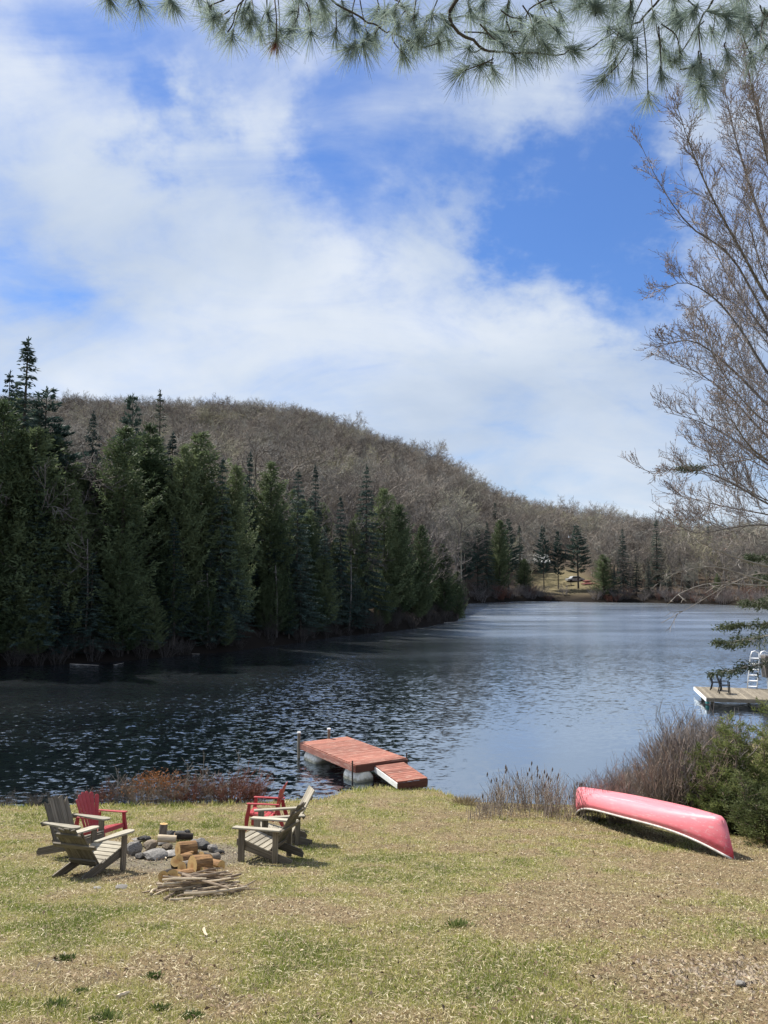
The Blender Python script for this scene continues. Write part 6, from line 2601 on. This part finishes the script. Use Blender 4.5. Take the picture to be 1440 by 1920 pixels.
def tuft(p, d, s=1.0, parent=None, mat=None):
    global tuft_n
    o = bpy.data.objects.new('needle_tuft', TUFT[int(rp.integers(0, 5))])
    COL.objects.link(o)
    o.parent = wp
    q = Vector(d).to_track_quat('Z', 'Y').to_matrix().to_4x4() @ Matrix.Rotation(rp.random() * 6.28, 4, 'Z')
    o.matrix_local = Matrix.Translation(p) @ q @ Matrix.Scale(s, 4)
    if mat:
        o.material_slots[0].link = 'OBJECT'
        o.material_slots[0].material = mat
    tuft_n += 1
    return o


def pine_bough(poly, y0, y1, rad, label=None, extra=0):
    P3 = [at_y(px, py, y0 + (y1 - y0) * k / (len(poly) - 1)) for k, (px, py) in enumerate(poly)]
    n = 6 * (len(poly) - 1)
    pts = curve_pts(P3, n)
    pts = [p + Vector(rp.normal(0, 0.004, 3)) for p in pts]
    mb = MB()
    mb.tube(pts, [max(rad * (1 - 0.8 * k / n), 0.0035) for k in range(n + 1)], 6, cap=False)
    mb.build('bough', M['bark'], wp, smooth=True)
    return pts


def spur(a, b, y, rad=0.004, sag=6):
    """thin shoot ending in a tuft: photograph points"""
    m = ((a[0] + b[0]) / 2 + rp.normal(0, 5), (a[1] + b[1]) / 2 + rp.normal(0, 5))
    p = curve_pts([at_y(a[0], a[1], y), at_y(m[0], m[1], y + rp.normal(0, 0.04)), at_y(b[0], b[1], y + rp.normal(0, 0.12))], 6)
    mb = MB()
    mb.tube(p, [rad, rad * .95, rad * .9, rad * .85, rad * .8, rad * .75, rad * .7], 5, cap=False)
    mb.build('shoot', M['bark'], wp, smooth=True)
    d = (p[-1] - p[-3]).normalized()
    return p, d


Y = 3.7
boughs = [
    [(1120, -260), (960, -90), (842, 20), (900, 85), (960, 99), (1060, 102)],
    [(1000, -330), (820, -120), (680, -60), (615, -10), (690, 40), (740, 65), (800, 90)],
    [(1460, -300), (1330, -120), (1215, 25), (1170, 50), (1100, 95)],
    [(1530, -260), (1420, -100), (1345, -10), (1300, 60), (1265, 120)],
    [(800, -330), (620, -160), (520, -60), (455, 0), (430, 60)],
    [(1300, -300), (1180, -120), (1080, -30), (1000, 10), (985, 40)],
    [(1600, -150), (1500, -40), (1440, 30), (1400, 80)],
]
for k, b in enumerate(boughs):
    pine_bough(b, 3.5 + 0.1 * (k % 3), Y + 0.15 * (k % 4), 0.013 if k < 1 else 0.010)
# limb that carries the boughs back to the trunk
for k, b in enumerate(boughs):
    p0 = at_y(b[0][0], b[0][1], 3.5 + 0.1 * (k % 3))
    zt = 9.6 + 0.25 * k
    mb = MB()
    mb.tube(curve_pts([Vector((wx, wy_, zt + 0.5)), Vector(((wx + p0.x) / 2, (wy_ + p0.y) / 2 - 0.1, max(p0.z, zt) + 0.25)), p0], 8), [0.045 - 0.004 * i for i in range(9)], 7, cap=False)
    mb.build('limb', M['bark'], wp, smooth=True)

spurs = [  # from, to (the tuft), in the photograph
    ((455, 0), (435, 70)), ((430, 20), (400, 35)), ((420, 0), (390, 20)), ((470, -10), (468, 45)), ((500, -10), (505, 40)), ((520, -20), (525, 62)), ((540, -20), (552, 40)),
    ((515, 0), (518, 75)), ((480, -20), (455, 30)), ((560, -20), (580, 25)), ((575, 5), (582, 62)), ((615, 10), (600, 30)), ((630, 20), (628, 65)), ((660, 30), (650, 30)),
    ((675, 0), (690, 70)), ((690, 75), (680, 85)), ((690, 80), (655, 90)), ((720, 45), (700, 78)), ((735, 65), (755, 100)), ((740, 60), (770, 85)), ((720, 20), (720, 25)),
    ((755, -10), (740, 20)), ((780, 0), (782, 60)), ((800, 30), (785, 75)), ((790, 90), (840, 75)), ((842, 35), (820, 70)), ((820, 0), (810, 30)), ((846, 35), (910, 40)),
    ((870, 60), (930, 70)), ((910, 65), (960, 60)), ((905, 90), (880, 92)), ((925, 100), (925, 135)), ((925, 110), (865, 135)), ((925, 118), (900, 125)), ((960, 99), (965, 108)),
    ((1000, 100), (1010, 98)), ((960, 60), (985, 75)), ((940, 20), (975, 35)), ((980, 10), (1000, 55)), ((1000, -10), (1030, 45)), ((1030, -10), (1050, 30)), ((1010, 30), (1045, 60)),
    ((960, -10), (950, 20)), ((930, -20), (905, 10)), ((880, 0), (880, 20)), ((860, -20), (850, 10)), ((1000, 60), (1025, 90)), ((950, 40), (985, 100)), ((900, 45), (945, 85)),
    ((1090, 0), (1115, 10)), ((1115, 30), (1120, 15)), ((1165, 50), (1140, 55)), ((1160, 60), (1150, 85)), ((1175, 80), (1150, 120)), ((1180, 90), (1130, 150)), ((1170, 60), (1165, 70)),
    ((1185, 60), (1185, 145)), ((1205, 30), (1215, 185)), ((1195, 70), (1195, 100)), ((1230, 45), (1245, 100)), ((1235, 50), (1240, 140)), ((1240, 45), (1275, 100)), ((1265, 20), (1275, 40)),
    ((1260, 120), (1265, 115)), ((1275, 130), (1300, 125)), ((1310, 60), (1315, 160)), ((1315, 100), (1305, 130)), ((1310, 95), (1320, 175)), ((1340, 20), (1335, 60)), ((1320, 40), (1310, 60)),
    ((1350, 10), (1365, 40)), ((1380, 0), (1395, 35)), ((1400, 30), (1420, 60)), ((1390, 60), (1410, 110)), ((1360, 80), (1365, 105)), ((1330, 110), (1340, 140)), ((1430, 40), (1436, 90)),
    ((1425, 10), (1440, 30)), ((1290, 0), (1300, 20)), ((1270, -10), (1260, 30)), ((1220, -10), (1225, 30)), ((1180, -10), (1180, 20)), ((1100, -20), (1085, 12)), ((1145, -10), (1150, 15)),
    ((330, -40), (312, 8)), ((240, -40), (262, 8)), ((300, -30), (325, 10)), ((205, -40), (205, 2)), ((350, -40), (370, -8)), ((1060, 100), (1075, 92)),
    ((640, -20), (645, 15)), ((700, -20), (705, 25)), ((590, -20), (605, 10)), ((665, 0), (665, 45)), ((760, 20), (745, 50)), ((740, 0), (765, 30)), ((560, 10), (545, 55)), ((500, 20), (488, 60)), ((450, 20), (420, 50)),
]
for k, (a, b) in enumerate(spurs):
    y = 3.55 + 0.55 * rp.random()
    p, d = spur(a, b, y)
    d = (d + Vector((0, 0, -0.5)) + Vector(rp.normal(0, 0.15, 3))).normalized()
    tuft(p[-1], d, rp.uniform(0.85, 1.1))
    if rp.random() < 0.4:
        q = p[4]
        tuft(q, (d + Vector(rp.normal(0, 0.5, 3))).normalized(), rp.uniform(0.7, 0.95))
    if b[1] < 70 and 420 < b[0] and rp.random() < 0.35:
        tuft(p[2] + Vector(rp.normal(0, 0.03, 3)), (d + Vector(rp.normal(0, 0.6, 3))).normalized(), rp.uniform(0.75, 1.0))
for k in range(4):
    px, py = (rp.uniform(380, 1060), rp.uniform(-35, 0)) if k < 1 else (rp.uniform(1085, 1440), rp.uniform(-30, 85))
    c = at_y(px, py, rp.uniform(3.6, 4.3))
    d = Vector((rp.normal(0, 0.5), rp.normal(0, 0.5), -0.8)).normalized()
    tuft(c, d, rp.uniform(0.8, 1.1))
    mb = MB()
    mb.tube(curve_pts([c + Vector((rp.normal(0, 0.08), rp.normal(0, 0.1), 0.22)), c + Vector((0, 0, 0.08)), c], 3), [0.005, 0.0045, 0.004, 0.0035], 4, cap=False)
    mb.build('shoot', M['bark'], wp, smooth=True)
M['red_needles'] = mat_foliage('rusty_needles', (0.22, 0.075, 0.06), (0.32, 0.13, 0.10), 0.3, 9)
o = tuft(at_y(516, 84, 3.75), Vector((-0.1, 0, -1)), 0.5, mat=M['red_needles'])
o['label'] = 'small tuft of rusty red dead needles'
print('tufts', tuft_n)


# ------------------------------------------------------------------ grass, leaves and pebbles
def lawn_scatter():
    r = np.random.default_rng(91)
    n = 520000
    y = np.exp(r.uniform(math.log(3.6), math.log(22.0), n))
    x = r.uniform(-0.60, 0.60, n) * y + r.uniform(-2.2, 2.2, n)
    ys = near_shore(x)
    d = dryness(x, y)
    s = soilness(x, y)
    keep = (y < ys - 0.02) & (r.random(n) > np.clip((d - 0.62) * 1.1, 0, 0.72)) & (r.random(n) > s * 0.96)
    x, y, d, s, ys = x[keep], y[keep], d[keep], s[keep], ys[keep]
    n = len(x)
    z = ground_z(x, y)
    clump = fbm(x + 9, y + 4, 3.5, 2)
    hgt = r.uniform(0.018, 0.050, n) * (0.65 + 0.7 * clump) * (1.15 - 0.45 * np.clip(d, 0, 1)) * (1 + 0.35 * (y > 14))
    edge = np.clip(1 - (ys - y) / 0.8, 0, 1)
    hgt = hgt * (1 + 2.0 * edge * (x < 2))
    P = np.stack([x, y, z - 0.004], 1)
    D = unit(np.stack([r.normal(0, 0.55, n), r.normal(0, 0.55, n), np.ones(n)], 1))
    S_ = unit(np.cross(D, rnd_dirs(r, n)))
    wdt = (0.0035 + 0.0010 * y) * r.uniform(0.6, 1.2, n)
    a = P - S_ * wdt[:, None] * 0.5
    b = P + S_ * wdt[:, None] * 0.5
    c = P + D * hgt[:, None]
    Vv = np.stack([a, b, c], 1).reshape(-1, 3)
    Ff = np.arange(n * 3).reshape(-1, 3)
    dd = d + r.normal(0, 0.16, n)
    col = ramp3(dd, [(0.0, (0.19, 0.235, 0.050)), (0.30, (0.30, 0.32, 0.080)), (0.52, (0.47, 0.45, 0.155)), (0.75, (0.52, 0.44, 0.215)), (1.0, (0.45, 0.345, 0.20))])
    # a share of dead straw everywhere
    st = r.random(n) < 0.20
    col[st] = ramp3(r.random(st.sum()), [(0, (0.56, 0.48, 0.27)), (1, (0.75, 0.67, 0.45))])
    col = col * r.uniform(0.72, 1.22, n)[:, None]
    # matted thatch: straw and stems lying flat between the blades
    m = 76000
    ty = np.exp(r.uniform(math.log(3.6), math.log(20.0), m))
    tx = r.uniform(-0.60, 0.60, m) * ty + r.uniform(-2.2, 2.2, m)
    ok = (ty < near_shore(tx) - 0.1) & (r.random(m) > soilness(tx, ty) * 0.8)
    tx, ty = tx[ok], ty[ok]
    m = len(tx)
    tp = np.stack([tx, ty, ground_z(tx, ty) + r.uniform(0.004, 0.03, m)], 1)
    td = unit(np.stack([r.normal(0, 1, m), r.normal(0, 1, m), r.normal(0, 0.18, m)], 1))
    ts = unit(np.cross(td, np.array([[0, 0, 1.0]]) + r.normal(0, 0.3, (m, 3))))
    tw = (0.003 + 0.0007 * ty)[:, None] * 0.5
    tl = (r.uniform(0.02, 0.075, m) * (0.8 + 0.03 * ty))[:, None]
    V2 = np.stack([tp - ts * tw, tp + ts * tw, tp + td * tl], 1).reshape(-1, 3)
    c2 = ramp3(r.random(m), [(0, (0.07, 0.05, 0.03)), (0.3, (0.17, 0.12, 0.07)), (0.55, (0.38, 0.31, 0.18)), (0.85, (0.58, 0.50, 0.31)), (1, (0.72, 0.65, 0.46))])
    F2 = np.arange(m * 3).reshape(-1, 3) + len(Vv)
    Vv, Ff, col = np.concatenate([Vv, V2]), np.concatenate([Ff, F2]), np.concatenate([col, c2])
    me = np_mesh('grass', Vv, Ff, np.repeat(col, 3, 0))
    o = link_mesh('grass', me, M['grass'])
    tag(o, 'short patchy spring grass, green and straw coloured, over the whole lawn', 'grass', None, 'stuff')

    # dry leaves and wood chips
    n = 24000
    y = np.exp(r.uniform(math.log(4.6), math.log(20.0), n))
    x = r.uniform(-0.58, 0.60, n) * y + r.uniform(-1.5, 1.5, n)
    u = x / y
    p = 0.10 + 0.9 * np.clip((dryness(x, y) - 0.55) * 1.5, 0, 1) + 0.5 * np.clip(u * 2.2, 0, 1) + 0.3 * soilness(x, y)
    keep = (r.random(n) < p) & (y < near_shore(x) - 0.1)
    x, y = x[keep], y[keep]
    n = len(x)
    z = ground_z(x, y) + r.uniform(0.006, 0.03, n)
    P = np.stack([x, y, z], 1)
    D = unit(np.stack([r.normal(0, 1, n), r.normal(0, 1, n), r.normal(0, 0.35, n)], 1))
    S_ = unit(np.cross(D, np.array([[0, 0, 1.0]]) + r.normal(0, 0.4, (n, 3))))
    ln = r.uniform(0.018, 0.06, n) * (0.8 + 0.02 * y)
    wd = ln * r.uniform(0.2, 0.55, n)
    Vv, Ff = tri_soup(P, D, S_, ln, wd)
    Vv = Vv.reshape(-1, 4, 3)
    Vv[:, 1, 2] += ln * 0.12
    Vv[:, 3, 2] += ln * 0.12
    col = ramp3(r.random(n), [(0, (0.05, 0.034, 0.024)), (0.45, (0.18, 0.115, 0.07)), (0.75, (0.34, 0.25, 0.16)), (0.96, (0.45, 0.37, 0.26)), (1, (0.58, 0.53, 0.44))])
    o = link_mesh('fallen_leaves', np_mesh('fallen_leaves', Vv.reshape(-1, 3), Ff, np.repeat(col, 4, 0)), M['leaf_litter'])
    tag(o, 'scattered dry brown leaves and chips on the lawn', 'leaves', None, 'stuff')

    # pebbles at the lower right
    g = on_ground(1400, 1830)
    mbp = MB()
    pr = random.Random(8)
    for k in range(520):
        x = g.x + pr.gauss(0, 0.42)
        y = g.y + pr.gauss(0, 0.34)
        s = pr.uniform(0.008, 0.026)
        z = gz(x, y)
        vs = [(x + s * a * pr.uniform(.7, 1.2), y + s * b * pr.uniform(.7, 1.2), z + s * c * 0.7 + 0.004) for a, b, c in ((1, 0, 0), (0, 1, 0), (-1, 0, 0), (0, -1, 0), (0, 0, 1), (0.6, 0.6, 0.6), (-0.6, 0.5, 0.6))]
        mbp.add(vs, [(0, 5, 3), (0, 1, 5), (1, 6, 5), (1, 2, 6), (2, 3, 6), (3, 4, 6), (3, 5, 4), (4, 5, 6)])
    o = mbp.build('gravel', M['pebble'])
    tag(o, 'pale pebbles scattered on the bare ground at lower right', 'gravel', None, 'stuff')


lawn_scatter()

# clods and ash on the trodden earth
mbp = MB()
pr = random.Random(18)
for k in range(700):
    a, q = pr.random() * 6.28, math.sqrt(pr.random()) * 1.25
    x, y = FIRE.x + math.cos(a) * q * 1.3, FIRE.y + math.sin(a) * q
    s = pr.uniform(0.006, 0.022)
    z = gz(x, y)
    vs = [(x + s * a_ * pr.uniform(.7, 1.2), y + s * b_ * pr.uniform(.7, 1.2), z + s * c_ * 0.8 + 0.002) for a_, b_, c_ in ((1, 0, 0), (0, 1, 0), (-1, 0, 0), (0, -1, 0), (0, 0, 1))]
    mbp.add(vs, [(0, 1, 4), (1, 2, 4), (2, 3, 4), (3, 0, 4)])
tag(mbp.build('dirt_clods', M['stone_brown']), 'crumbs of earth and ash on the bare ground round the fire', 'dirt', None, 'stuff')
